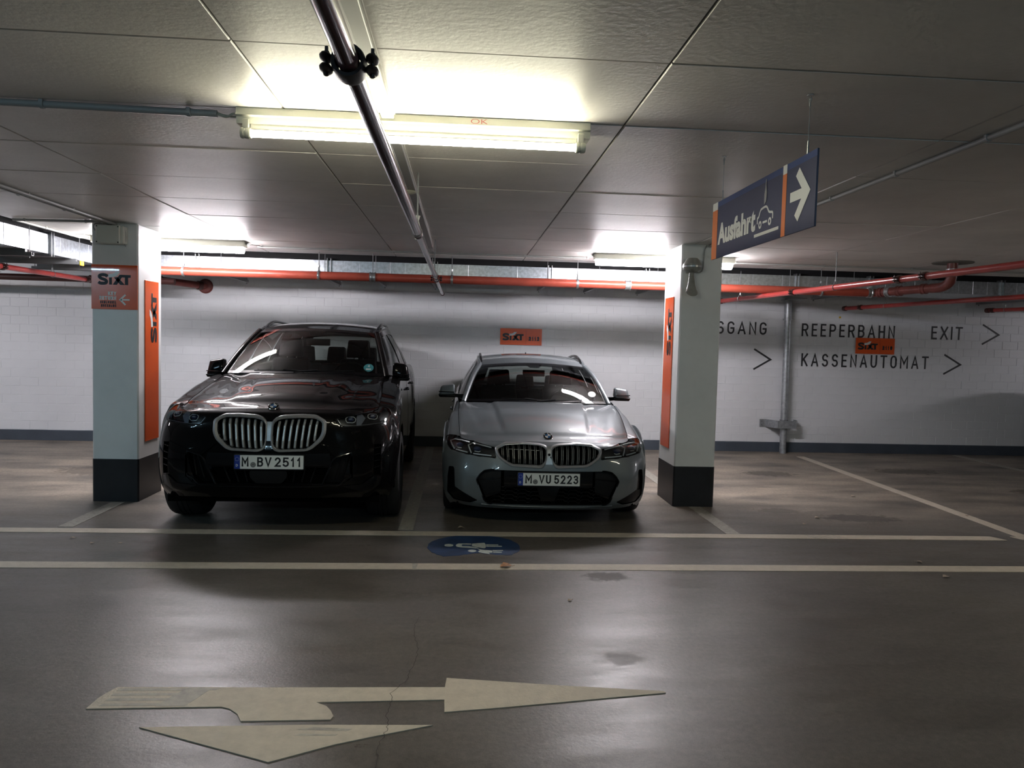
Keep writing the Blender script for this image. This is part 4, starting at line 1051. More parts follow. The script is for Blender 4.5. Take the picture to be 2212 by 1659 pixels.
    def ring(s, poly, prof, name, mat, parent=None, label=None, yfun=None):
        loops = []
        for d, yo in prof:
            q = inset(poly, d); loops.append([(x, (yfun or s.fy)(px, pz)+yo, z) for (x, z), (px, pz) in zip(q, poly)])
        n = len(poly); vs = [p for l in loops for p in l]
        fs = [(j*n+i, j*n+(i+1) % n, (j+1)*n+(i+1) % n, (j+1)*n+i) for j in range(len(loops)-1) for i in range(n)]
        mb = MB(); mb.add(vs, fs, True); return s.part(mb, name, mat, parent, label)
    def bar(s, pts, r, name, mat, parent=None, off=.0, n=8, label=None):
        mb = MB(); mb.tube([(x, s.fy(x, z)-off, z) for x, z in pts], r, n); return s.part(mb, name, mat, parent, label)
    # ---- bonnet
    def hood(s):
        c = s.c; k4 = 4*s.nu; kc = c['cowl_col']*s.nu
        lead = s.edge[:k4+1]; side = s.edge[k4:kc+1]
        ltab = [(p.x, (p.y, p.z)) for p in lead]; stab = [(p.y, (p.x, p.z)) for p in side]
        yF1, yC1 = side[0].y, side[-1].y; cy, cz = c['cowl_c']
        nt, ns = 64, 97; vs = []
        for i in range(nt):
            t = i/(nt-1); t = t**1.35
            xe, ze = interp(stab, yF1+(yC1-yF1)*t)
            for j in range(ns):
                q = -1+2*j/(ns-1); a = abs(q)
                yF, zF = interp(ltab, a*side[0].x)
                yC = cy+(yC1-cy)*a*a
                y = yF+(yC-yF)*t
                cr = (cz-side[-1].z)*t+c['crown']*math.sin(math.pi*min(1, t*1.02))**.8
                base = ze+(1-a*a)*cr
                corr = zF-side[0].z
                z = base+corr*(1-t)**2*(1 if t < 1 else 0)
                z += c['crease'](a, t)
                x = q*xe*(1-.0045/xe)
                vs.append(Vector((x, y+.005*(1-t), z)))
        fs = grid_faces(nt, ns)
        mb = MB(); mb.add(vs, fs, True); s.hood_v = vs; s.hood_f = fs
        s.hbvh = BVHTree.FromPolygons([v[:] for v in vs], fs)
        o = s.part(mb, 'bonnet', MT[c['paint']])
        lb = MB(); lb.add([(v.x*1.012, v.y, v.z-.022) for v in vs], fs); s.part(lb, 'engine_bay', MT['inside'])
        return o
    def hz(s, x, y):
        h = s.hbvh.ray_cast(Vector((x, y, 3)), Vector((0, 0, -1))); return h[0].z if h[0] is not None else 1.0
    # ---- greenhouse
    def greenhouse(s):
        c = s.c; pm = MT[c['paint']]
        (yb0, zb0), (xb, yb1, zb1) = c['ws_base']; (yt0, zt0), (xt, yt1, zt1) = c['ws_top']
        def W(q, t):
            a = abs(q)
            B = Vector((q*xb, yb0+(yb1-yb0)*a**2.2, zb0+(zb1-zb0)*a*a)); T = Vector((q*xt, yt0+(yt1-yt0)*a**2.2, zt0+(zt1-zt0)*a*a))
            p = B.lerp(T, t); n = Vector((0, -(T.z-B.z), T.y-B.y)).normalized(); return p+n*c.get('ws_bulge', .028)*math.sin(math.pi*t)
        s.W = W
        def sub(qs, ts, name, mat, off=0, parent=None, label=None):
            vs = [W(q, t)+Vector((0, off, 0)) for q in qs for t in ts]; mb = MB(); mb.add(vs, grid_faces(len(qs), len(ts)), True); return s.part(mb, name, mat, parent, label)
        lin = lambda a, b, n: [a+(b-a)*i/(n-1) for i in range(n)]
        gl = sub(lin(-.955, .955, 40), lin(.045, .955, 20), 'windscreen', MT['glass'])
        for nm, qs, ts in (('l', lin(-1, -.955, 4), lin(0, 1, 22)), ('r', lin(.955, 1, 4), lin(0, 1, 22)), ('b', lin(-.955, .955, 40), lin(0, .045, 3)), ('t', lin(-.955, .955, 40), lin(.93, 1, 4))):
            sub(qs, ts, 'windscreen_border', MT['gloss_black'], -.001, gl)
        # roof
        re = c['roof_edge']; rtab = [(p[1], (p[0], p[2])) for p in re]; yr = re[-1][1]
        dense = cat2([Vector(p) for p in re], 8); rt = [(p.y, (p.x, p.z)) for p in dense]
        nt, ns = 40, 41; vs = []
        for i in range(nt):
            t = i/(nt-1)
            y1 = yt1+(yr-yt1)*t; xe, ze = interp(rt, y1)
            for j in range(ns):
                q = -1+2*j/(ns-1); a = abs(q)
                y = y1+((yt0-yt1)*(1-a**2.2))*(1-t)+c.get('roof_rear_bow', .06)*(1-a*a)*t
                z = ze+(zt0-zt1)*(1-a*a)*(1-t)**2+c['roof_crown']*(1-a**2.4)*(1-(1-t)**2)
                vs.append(Vector((q*xe, y, z)))
        fs = grid_faces(nt, ns)
        mb = MB(); mb.add(vs, fs, True); roof = s.part(mb, 'roof_panel', pm)
        mb = MB(); mb.add([(v.x*.97, v.y, v.z-.035) for v in vs], fs); s.part(mb, 'headliner', MT['seat'])
        s.roof_vs = vs; s.roof_n = (nt, ns)
        # sides
        belt = [(p.y, (p.x, p.z)) for p in s.edge if p.y > yb1-.05]
        def Lo(y):
            x, z = interp(belt, y); k = smooth(yb1, yb1+.45, y)
            return Vector((xb+(x-xb)*k+.0, y, zb1+(z-zb1)*k))
        def Up(y):
            x, z = interp(rt, y); return Vector((x, y, z))
        def S(a, t):                                         # a: (yLow, yUp), t: height
            p = Lo(a[0]).lerp(Up(a[1]), t); p.x += c.get('side_bulge', .02)*math.sin(math.pi*t); return p
        s.S = S
        segs = c['side_segs']                                # [(yLow, yUp, kind of the piece that follows)]
        for sg in (-1, 1):
            fr = MB()
            for (l0, u0, kind), (l1, u1, _) in zip(segs[:-1], segs[1:]):
                nn = 7; A = [(l0+(l1-l0)*i/(nn-1), u0+(u1-u0)*i/(nn-1)) for i in range(nn)]
                def piece(mbx, ts, off=0):
                    vs = [S(a, t) for a in A for t in ts]; vs = [Vector((sg*(p.x+off), p.y, p.z)) for p in vs]
                    mbx.add(vs, grid_faces(nn, len(ts), sg > 0), True)
                if kind == 'glass':
                    g = MB(); piece(g, lin(.05, .86, 10), -.006); s.part(g, 'side_window', MT['sideglass'])
                    piece(fr, lin(0, .055, 3)); piece(fr, lin(.855, 1, 5))
                elif kind == 'paint': piece(fr, lin(0, 1, 12))
                elif kind == 'black':
                    b = MB(); piece(b, lin(.03, .87, 10), .002); s.part(b, 'pillar_cover', MT['gloss_black']); piece(fr, lin(0, .04, 3)); piece(fr, lin(.855, 1, 5)); 
            s.part(fr, 'window_frame', pm if c.get('frame_paint') else MT['gloss_black'])
            # roof edge and A-pillar skins in body colour
            mb = MB()
            pil = [W(sg, t)+Vector((sg*.004, 0, 0)) for t in lin(-.02, 1, 14)]
            mb.tube(pil, c.get('pillar_r', .028), 10); s.part(mb, 'windscreen_pillar', pm)
            ed = [Vector((sg*(p.x-.004), p.y, p.z-.006)) for p in dense]
            mb = MB(); mb.tube(ed, .022, 10); s.part(mb, 'roof_side', pm)
            ra = MB(); rr = c['rail']                        # raised roof rail
            n = 26; y0, y1 = rr['y']; path = []
            for i in range(n):
                t = i/(n-1); y = y0+(y1-y0)*t; x, z = interp(rt, y)
                path.append(Vector((sg*(x-rr['in']), y, z-.010+rr['h']*(math.sin(math.pi*min(1, t*3.2)/2)**.8)*(math.sin(math.pi*min(1, (1-t)*3.2)/2)**.8))))
            for k in range(n):
                pass
            ra.tube(path, rr['r'], 10); s.part(ra, 'roof_rail', MT['gloss_black'])
        # tail window and tailgate
        P1 = [Vector((q*re[-1][0], yr+c.get('roof_rear_bow', .06)*(1-q*q), re[-1][2]+c['roof_crown']*(1-abs(q)**2.4))) for q in lin(-1, 1, 25)]
        lo = c['tail']; P0 = [Vector((q*lo[0], lo[1]+.05*(1-q*q), lo[2])) for q in lin(-1, 1, 25)]
        def tg(i0, i1, ts, name, mat):
            vs = [P0[i].lerp(P1[i], t) for i in range(i0, i1+1) for t in ts]; mb = MB(); mb.add(vs, grid_faces(i1-i0+1, len(ts)), True); s.part(mb, name, mat)
        tg(3, 21, lin(.12, .86, 8), 'rear_window', MT['lens'] if False else MT['glass'])
        tg(0, 3, lin(0, 1, 10), 'tailgate_frame', pm); tg(21, 24, lin(0, 1, 10), 'tailgate_frame', pm); tg(3, 21, lin(0, .12, 3), 'tailgate_frame', pm); tg(3, 21, lin(.86, 1, 4), 'tailgate_frame', pm)
        # cowl panel under the screen
        mb = MB(); qs = lin(-1, 1, 30); vs = []
        kc = c['cowl_col']*s.nu; ce = s.edge[kc]
        for q in qs:
            a = abs(q); w = W(q, 0)
            hy = c['cowl_c'][0]+(ce.y-c['cowl_c'][0])*a*a
            hzz = ce.z+(1-a*a)*(c['cowl_c'][1]-ce.z)
            vs += [Vector((q*ce.x, hy-.03, hzz-.03)), w+Vector((0, .012, -.012)), w+Vector((0, .05, -.05))]
        mb.add(vs, grid_faces(30, 3), True); s.part(mb, 'cowl', MT['matt_black'])
        # wipers
        for q0, q1, t0, t1 in c['wipers']:
            pts = [W(q0+(q1-q0)*k/10, t0+(t1-t0)*k/10)+Vector((0, -.016, .006)) for k in range(11)]
            mb = MB(); mb.tube(pts, .006, 6); mb.tube([pts[0]+Vector((0, -.03, -.03)), pts[0], pts[4]+Vector((0, -.012, .01))], .008, 6); s.part(mb, 'wiper', MT['matt_black'])
    def plug(s):
        """dark floor and inner walls so that light does not leak through the cabin"""
        c = s.c; L = c['len']; w = c['hw']-.14
        mb = MB(); mb.box((-w, .25, c['clear']), (w, L-.2, c['clear']+.05)); mb.box((-w, c['cowl_c'][0]+.12, c['clear']+.05), (w, c['cowl_c'][0]+.16, c['cowl_c'][1]-.08))
        s.part(mb, 'underbody', MT['inside'])
        for yc in c['axles']:                                # wheel-arch liners
            for sg in (-1, 1):
                m = MB(); n = 18; Rr = c['wheel_r']+.065; vs = []
                x0 = c['hw']-.03
                for k in range(n+1):
                    a = math.pi*k/n-.12*(1-2*k/n); vs += [(sg*x0, yc-Rr*math.cos(a), c['wheel_r']+Rr*math.sin(a)), (sg*(x0-.36), yc-Rr*math.cos(a), c['wheel_r']+Rr*math.sin(a))]
                m.add(vs, [(2*k, 2*k+1, 2*k+3, 2*k+2) for k in range(n)]); m.add([vs[2*k+1] for k in range(n+1)], [tuple(range(n+1))]); s.part(m, 'arch_liner', MT['inside'])
    def wheels(s):
        c = s.c; Rw = c['wheel_r']; w = c['tyre_w']/2; steer = c.get('steer', 0)
        for yc in c['axles']:
            for sg in (-1, 1):
                ox = sg*(c['track']/2)
                rot = Matrix.Rotation(steer if yc == c['axles'][0] else 0, 4, 'Z')
                def ax(mb):
                    mb.v = [tuple(Vector((ox, yc, Rw))+(rot @ Vector(p))) for p in mb.v]; return mb
                prof = [(Rw*.66, -w*.82), (Rw*.70, -w*.98), (Rw*.86, -w*1.0), (Rw*.955, -w*.93), (Rw*.985, -w*.80), (Rw*.998, -w*.6), (Rw, -w*.30), (Rw*.985, -w*.29), (Rw*.985, -w*.25), (Rw, -w*.24), (Rw, -.006), (Rw*.985, -.005), (Rw*.985, .005), (Rw, .006), (Rw, w*.24), (Rw*.985, w*.25), (Rw*.985, w*.29), (Rw, w*.30), (Rw*.998, w*.6), (Rw*.985, w*.80), (Rw*.955, w*.93), (Rw*.86, w*1.0), (Rw*.70, w*.98), (Rw*.66, w*.82)]
                m = MB(); m.lathe(prof, (0, 0, 0), (1, 0, 0), 56); ty = s.part(ax(m), 'tyre', MT['tyre'])
                m = MB(); e = sg
                m.lathe([(Rw*.69, -w*.85), (Rw*.66, -w*.6), (Rw*.62, w*.2), (Rw*.66, w*.8), (Rw*.69, w*.86), (Rw*.66, w*.9), (Rw*.60, w*.5)], (0, 0, 0), (e, 0, 0), 40)
                for k in range(10):
                    a = 2*math.pi*k/10+(.12 if k % 2 else -.12); d = Vector((0, math.cos(a), math.sin(a))); p = Vector((0, -math.sin(a), math.cos(a)))
                    A = [Vector((e*w*.45, 0, 0))+d*Rw*.14-p*.014, Vector((e*w*.45, 0, 0))+d*Rw*.14+p*.014, Vector((e*w*.75, 0, 0))+d*Rw*.64+p*.018, Vector((e*w*.75, 0, 0))+d*Rw*.64-p*.018]
                    m.add(A+[q-Vector((e*.035, 0, 0)) for q in A], [(0, 1, 2, 3), (7, 6, 5, 4), (0, 4, 5, 1), (1, 5, 6, 2), (2, 6, 7, 3), (3, 7, 4, 0)])
                m.lathe([(0, w*.55), (Rw*.12, w*.54), (Rw*.2, w*.45), (Rw*.2, w*.2), (0, w*.2)], (0, 0, 0), (e, 0, 0), 20)
                m.lathe([(0, 0), (Rw*.5, 0), (Rw*.5, .02), (0, .02)], (0, 0, 0), (e, 0, 0), 30)
                s.part(ax(m), 'rim', MT['rim'])
    def soft_box(s, pts8, name, mat, levels=2, parent=None, label=None):
        """eight corners (bottom ring, top ring) smoothed into a pebble"""
        bm = bmesh.new(); V_ = [bm.verts.new(p) for p in pts8]
        for f in ((0, 3, 2, 1), (4, 5, 6, 7), (0, 1, 5, 4), (1, 2, 6, 5), (2, 3, 7, 6), (3, 0, 4, 7)): bm.faces.new([V_[i] for i in f])
        bmesh.ops.bevel(bm, geom=bm.edges[:], offset=.22*min((Vector(pts8[0])-Vector(pts8[1])).length, (Vector(pts8[0])-Vector(pts8[4])).length, (Vector(pts8[0])-Vector(pts8[3])).length), segments=3, affect='EDGES', profile=.5)
        mb = MB(); mb.bm(bm, True); return s.part(mb, name, mat, parent, label)
    def cabin(s):
        c = s.c; i = c['cabin']; zs, yd = i['seat_z'], i['y_dash']
        mb = MB(); prof = [(yd-.25, i['dash_z']-.06), (yd-.02, i['dash_z']-.005), (yd+.16, i['dash_z']), (yd+.24, i['dash_z']-.05), (yd+.26, zs), (yd-.25, zs)]
        mb.prism(prof, (-i['w'], 0, 0), (0, 1, 0), (0, 0, 1), (2*i['w'], 0, 0)); s.part(mb, 'dashboard', MT['dash'])
        m = MB(); w0 = Vector((i['wheel_x'], yd+.38, i['dash_z']-.05)); d = Vector((0, 1, .38)).normalized()
        a = d.orthogonal().normalized(); b = d.cross(a)
        m.tube([w0+.185*(a*math.cos(2*math.pi*k/32)+b*math.sin(2*math.pi*k/32)) for k in range(33)], .015, 8, caps=False)
        m.ellipsoid(w0-d*.02, (.07, .03, .06)); m.tube([w0+.18*Vector((-1, 0, 0)), w0+.18*Vector((1, 0, 0))], .014, 8); m.tube([w0, w0-d*.25], .03, 8)
        s.part(m, 'steering_wheel', MT['seat'])
        for (x, y, rear) in i['seats']:
            w = .25 if not rear else .24; tz = i['back_z'] if not rear else i['back_z']-.08
            back = [(x-w, y+.02, zs), (x+w, y+.02, zs), (x+w, y+.14, zs), (x-w, y+.14, zs), (x-w*.8, y+.15, tz), (x+w*.8, y+.15, tz), (x+w*.8, y+.24, tz), (x-w*.8, y+.24, tz)]
            so = s.soft_box(back, 'seat', MT['seat'])
            hw = .135 if not rear else .12; h0 = tz+.015; h1 = i['head_z'] if not rear else i['head_z']-.09
            s.soft_box([(x-hw, y+.14, h0), (x+hw, y+.14, h0), (x+hw, y+.24, h0), (x-hw, y+.24, h0), (x-hw*.86, y+.16, h1), (x+hw*.86, y+.16, h1), (x+hw*.86, y+.24, h1), (x-hw*.86, y+.24, h1)], 'headrest', MT['seat'], parent=so)
            q = MB(); q.tube([(x-.05, y+.2, tz-.03), (x-.05, y+.2, h0+.03)], .006, 6).tube([(x+.05, y+.2, tz-.03), (x+.05, y+.2, h0+.03)], .006, 6); s.part(q, 'headrest_post', MT['steel'], so)
        mx, my, mz = i['mirror']
        s.soft_box([(mx-.12, my, mz-.035), (mx+.12, my, mz-.035), (mx+.12, my+.03, mz-.035), (mx-.12, my+.03, mz-.035), (mx-.12, my, mz+.035), (mx+.12, my, mz+.035), (mx+.12, my+.03, mz+.035), (mx-.12, my+.03, mz+.035)], 'rear_view_mirror', MT['seat'])
        p = s.W(mx, .80)+Vector((0, .03, 0)); t2 = s.W(mx, .97)+Vector((0, .03, 0))
        m = MB(); m.prism([(-.05, 0), (.05, 0), (.10, 1), (-.10, 1)], p, (1, 0, 0), t2-p, (0, .03, .0)); s.part(m, 'camera_housing', MT['matt_black'])
    def mirrors(s):
        c = s.c; m = c['mirror']
        for sg in (-1, 1):
            x0, x1, z0, z1, y = m['x0'], m['x1'], m['z0'], m['z1'], m['y']
            P = [(x0, y, z0+.02), (x1-.02, y+.03, z0), (x1-.01, y+.14, z0), (x0, y+.16, z0+.01), (x0+.005, y+.02, z1-.0), (x1-.045, y+.06, z1-.02), (x1-.04, y+.14, z1-.02), (x0+.005, y+.16, z1)]
            P = [(sg*a, b, z) for a, b, z in P]
            if sg < 0: P = [P[1], P[0], P[3], P[2], P[5], P[4], P[7], P[6]]
            o = s.soft_box(P, 'wing_mirror', MT[c['paint']])
            P2 = [(x0-.005, y+.012, z0-.012), (x1-.03, y+.035, z0-.015), (x1-.02, y+.14, z0-.015), (x0, y+.16, z0-.01), (x0-.003, y+.007, z0+.014), (x1-.016, y+.028, z0+.016), (x1-.008, y+.142, z0+.016), (x0, y+.162, z0+.014)]
            P2 = [(sg*a, b, z) for a, b, z in P2]
            if sg < 0: P2 = [P2[1], P2[0], P2[3], P2[2], P2[5], P2[4], P2[7], P2[6]]
            s.soft_box(P2, 'mirror_base', MT['gloss_black'], parent=o)
            q = MB(); ay, az = m['arm']; q.prism([(0, -.022), (0, .022), (1, .016), (1, -.016)], (sg*(x0-m['gap']), ay, az), (sg*(m['gap']+.05), y+.05-ay, z0+.01-az), (0, 0, 1), (0, .055, 0)); s.part(q, 'mirror_arm', MT['gloss_black'], o)
            q = MB(); q.prism([(.02, .02), (.02, z1-z0-.03), (x1-x0-.07, z1-z0-.045), (x1-x0-.035, .03)], (sg*x0, y+.163, z0), (sg, 0, 0), (0, 0, 1), (0, .002, 0)); s.part(q, 'mirror_glass', MT['chrome'], o)
            q = MB(); q.tube([(sg*(x0+.01), y-.002, z0+.045), (sg*(x0+.09), y+.012, z0+.045), (sg*(x1-.02), y+.05, z0+.046)], .005, 6); s.part(q, 'indicator', MT['gloss_black'], o)
    def plate(s, x0, x1, z0, z1, chars, tilt=0):
        """chars: [(text, f0, f1)] fractions of the width"""
        w, h = x1-x0, z1-z0; yf = min(s.fy(x0+.02, (z0+z1)/2), s.fy(x1-.02, (z0+z1)/2), s.fy(0, z0))-.016
        base = MB(); base.prism(round_poly([(x0-.006, z0-.006), (x1+.006, z0-.006), (x1+.006, z1+.006), (x0-.006, z1+.006)], .012), (0, yf+.001, 0), (1, 0, 0), (0, 0, 1), (0, .02, 0))
        p = s.part(base, 'plate_holder', MT['matt_black'])
        m = MB(); m.prism(round_poly([(x0, z0), (x1, z0), (x1, z1), (x0, z1)], .009), (0, yf, 0), (1, 0, 0), (0, 0, 1), (0, -.0022, 0)); s.part(m, 'number_plate', MT['plate'], p, label='white number plate')
        y2 = yf-.0025
        m = MB(); m.prism(round_poly([(x0+.001, z0+.001), (x0+.044, z0+.001), (x0+.044, z1-.001), (x0+.001, z1-.001)], [.008, .0005, .0005, .008]), (0, y2, 0), (1, 0, 0), (0, 0, 1), (0, -.0004, 0)); s.part(m, 'plate_band', MT['plate_blue'], p, label='blue country band')
        k = MB(); outer = round_poly([(x0+.0015, z0+.0015), (x1-.0015, z0+.0015), (x1-.0015, z1-.0015), (x0+.0015, z1-.0015)], .008); stroke(k, outer, .0028, (0, y2-.0006, 0), (1, 0, 0), (0, 0, 1), closed=True)
        for tx, a, b in chars: glyphs(k, tx, x0+w*a, x0+w*b, z0+h*.185, z0+h*.845, y2-.0006, .0125, .0125)
        s.part(k, 'plate_letters', MT['plate_black'], p, label='black embossed registration')
        k = MB(); put_text(k, 'D', (x0+.014, y2-.0008, z0+h*.18), (.014, 0, 0), (0, 0, h*.17), .02)
        for q in range(12):
            a = 2*math.pi*q/12; cx, cz = x0+.0225+.014*math.cos(a), z0+h*.70+.014*math.sin(a)
            k.prism([(cx+r_*math.sin(j*math.pi/5), cz+r_*math.cos(j*math.pi/5)) for j in range(10) for r_ in [(.0022 if j % 2 == 0 else .0009)]], (0, y2-.0006, 0), (1, 0, 0), (0, 0, 1), (0, -.0003, 0))
        s.part(k, 'band_print', MT['white'], p, label='white country letter and ring of stars')
        cx, cz = x0+w*s.c['seal'], z0+h*.315
        k = MB(); k.lathe([(0, 0), (.0205, 0), (.0205, .0012), (0, .0012)], (cx, y2, cz), (0, -1, 0), 28); s.part(k, 'plate_seal', MT['seal'], p, label='grey round registration seal')
        k = MB(); stroke(k, [(.0165*math.cos(q*math.pi/14), .0165*math.sin(q*math.pi/14)) for q in range(28)], .0016, (cx, y2-.0014, cz), (1, 0, 0), (0, 0, 1), closed=True)
        stroke(k, [(-.009, -.006), (-.003, .006), (0, -.003), (.004, .008), (.009, -.004)], .0022, (cx, y2-.0014, cz), (1, 0, 0), (0, 0, 1)); s.part(k, 'seal_print', MT['plate_black'], p)
    def badge(s, y, r):
        z = s.hz(0, y); z2 = s.hz(0, y+.02); n = Vector((0, -(z2-z), .02)).normalized()
        o = Vector((0, y, z)); n = (n*.85+Vector((0, -1, .0))*.33).normalized(); ux = Vector((1, 0, 0)); uz = n.cross(ux)*-1; uz = ux.cross(n)*-1
        uz = n.cross(ux) if n.cross(ux).z > 0 else ux.cross(n)
        o = o+n*.010+Vector((0, -.010, .001))
        m = MB(); m.lathe([(0, .004), (r*.93, .004), (r, .001), (r, -.02), (0, -.02)], o, n, 36); b = s.part(m, 'badge', MT['chrome'], label='round bonnet emblem')
        m = MB(); m.lathe([(r*.60, .0048), (r*.92, .0044)], o, n, 36); s.part(m, 'badge_ring', MT['badge_black'], b)
        for k in range(4):
            mm = MB(); pts = [(0, 0)]+[(r*.58*math.cos(a), r*.58*math.sin(a)) for a in [k*math.pi/2+q*math.pi/16 for q in range(9)]]
            mm.prism(pts, o+n*.0047, ux, uz, n*.0006); s.part(mm, 'badge_quadrant', MT['badge_white'] if k % 2 == 0 else MT['badge_blue'], b)
        mm = MB()
        for ch, a in (('B', 1.05), ('M', 0), ('W', -1.05)):
            cc = o+n*.0052+ux*(-r*.76*math.sin(a))+uz*(r*.76*math.cos(a)); cu = ux*math.cos(a)+uz*math.sin(a); cv = uz*math.cos(a)-ux*math.sin(a)
            put_text(mm, ch, cc-cu*r*.11-cv*r*.12, cu*r*.22, cv*r*.24, .01)
        s.part(mm, 'badge_letters', MT['white'], b)

# ------------------------------------------------------------------ black off-road estate
def suv_crease(a, t):
    r0 = .50+.22*t
    z = .012*(1-smooth(r0-.11, r0, a))*smooth(.02, .25, t)*(1-.35*t)          # raised centre dome
    z -= .006*math.exp(-((a-r0-.05)/.07)**2)*smooth(.02, .3, t)                # valley outside it
    r1 = .30+.22*t
    z += .005*(1-smooth(r1-.05, r1, a))*smooth(.1, .4, t)
    z += .008*smooth(.78, .93, a)*(1-smooth(.97, 1, a))*smooth(.05, .3, t)     # outer shoulder
    return z
SUV = dict(
    len=4.93, hw=.965, clear=.24, paint='suv_paint', squeeze=.87, cowl_col=16, cowl_c=(1.33, 1.215), crown=.040, crease=suv_crease,
    front=[
        ([(0,.11),(.30,.12),(.55,.15),(.74,.22),(.87,.34),(.935,.45)], [.30,.30,.30,.29,.285,.285]),
        ([(0,.045),(.30,.055),(.55,.085),(.765,.155),(.905,.285),(.965,.43)], [.38,.38,.38,.37,.365,.36]),
        ([(0,.010),(.30,.020),(.56,.050),(.785,.13),(.925,.27),(.982,.42)], [.49,.49,.49,.48,.48,.47]),
        ([(0,0),(.30,.010),(.57,.045),(.795,.13),(.93,.27),(.985,.42)], [.62,.62,.62,.61,.60,.59]),
        ([(0,.020),(.30,.030),(.57,.075),(.795,.165),(.925,.29),(.980,.43)], [.75,.75,.75,.74,.73,.72]),
        ([(0,.040),(.30,.050),(.57,.105),(.79,.21),(.91,.335),(.962,.46)], [.87,.87,.87,.865,.855,.85]),
        ([(0,.075),(.30,.085),(.56,.145),(.765,.265),(.875,.40),(.925,.53)], [.955,.955,.95,.945,.945,.955]),
        ([(0,.15),(.30,.165),(.55,.22),(.70,.32),(.785,.44),(.800,.56)], [.995,.993,.985,.972,.972,.99]),
    ],
    side=[  # y, x at the waist, bottom z, top z, top x
        (.50, 1.000, .60, 1.010, .800), (.60, 1.004, .715, 1.030, .800), (.73, 1.004, .79, 1.050, .798), (.87, 1.004, .815, 1.075, .793), (1.01, 1.002, .79, 1.098, .787),
        (1.14, 1.000, .715, 1.120, .780), (1.23, .997, .60, 1.135, .775), (1.29, .990, .42, 1.145, .772), (1.36, .985, .30, 1.158, .770), (1.45, .982, .29, 1.172, .772), (1.56, .980, .285, 1.185, .795),
        (1.80, .978, .28, 1.195, .850), (2.2, .978, .28, 1.200, .885), (2.7, .980, .28, 1.205, .895), (3.15, .985, .28, 1.215, .895), (3.36, .992, .30, 1.222, .893), (3.43, 1.000, .45, 1.224, .892), (3.50, 1.004, .60, 1.226, .891),
        (3.60, 1.006, .715, 1.23, .89), (3.72, 1.006, .79, 1.233, .885), (3.845, 1.006, .815, 1.237, .88), (3.97, 1.004, .79, 1.24, .875), (4.09, 1.0, .715, 1.245, .868), (4.19, .995, .60, 1.245, .86), (4.27, .985, .42, 1.245, .85)],
    rear=[[(.955,4.45,.33),(.97,4.5,.42),(.975,4.52,.55),(.97,4.55,.68),(.955,4.56,.83),(.93,4.57,.98),(.88,4.55,1.16),(.82,4.5,1.235)],
          [(.86,4.68,.33),(.88,4.76,.42),(.885,4.79,.55),(.88,4.80,.68),(.86,4.79,.83),(.84,4.77,.98),(.80,4.73,1.15),(.76,4.66,1.215)],
          [(.55,4.80,.33),(.55,4.88,.42),(.55,4.91,.55),(.55,4.91,.68),(.55,4.88,.83),(.55,4.85,.98),(.55,4.81,1.14),(.55,4.74,1.19)],
          [(0,4.84,.33),(0,4.91,.42),(0,4.93,.55),(0,4.93,.68),(0,4.90,.83),(0,4.87,.98),(0,4.83,1.14),(0,4.77,1.19)]],
    ws_base=((1.36, 1.225), (.765, 1.56, 1.20)), ws_top=((2.10, 1.655), (.605, 2.28, 1.620)), roof_crown=.055,
    roof_edge=[(.605,2.28,1.620),(.625,2.65,1.672),(.632,3.1,1.692),(.628,3.6,1.682),(.612,4.1,1.655),(.585,4.62,1.600)],
    tail=(.76, 4.70, 1.20), rail=dict(y=(2.42, 4.45), h=.052, r=.017, **{'in': .025}),
    side_segs=[(1.56,2.28,'paint'),(1.68,2.38,'glass'),(2.66,2.86,'black'),(2.76,2.95,'glass'),(3.62,3.62,'black'),(3.72,3.70,'glass'),(4.22,4.15,'paint'),(4.68,4.62,'end')],
    wipers=[(-.10, .62, .005, .055), (.02, -.60, .02, .03)],
    axles=(.875, 3.845), wheel_r=.378, tyre_w=.285, track=1.645,
    cabin=dict(seat_z=.72, y_dash=1.75, dash_z=1.19, w=.70, wheel_x=.36, back_z=1.33, head_z=1.545, seats=[(-.37,2.55,0),(.37,2.55,0),(-.38,3.45,1),(.38,3.45,1),(0,3.47,1)], mirror=(.03,2.06,1.515)),
    mirror=dict(x0=.815, x1=1.005, z0=1.165, z1=1.335, y=1.68, gap=.06, arm=(1.72, 1.19)), seal=.272)
def tour_crease(a, t):
    r0 = .455+.12*t
    z = .010*(1-smooth(r0-.012, r0+.012, a))*smooth(.05, .3, t)
    z -= .006*math.exp(-((a-r0-.04)/.05)**2)*smooth(.05, .3, t)
    r1 = .70+.20*t
    z += .010*smooth(r1-.02, r1+.09, a)*(1-smooth(.96, 1, a))*smooth(.05, .35, t)
    return z
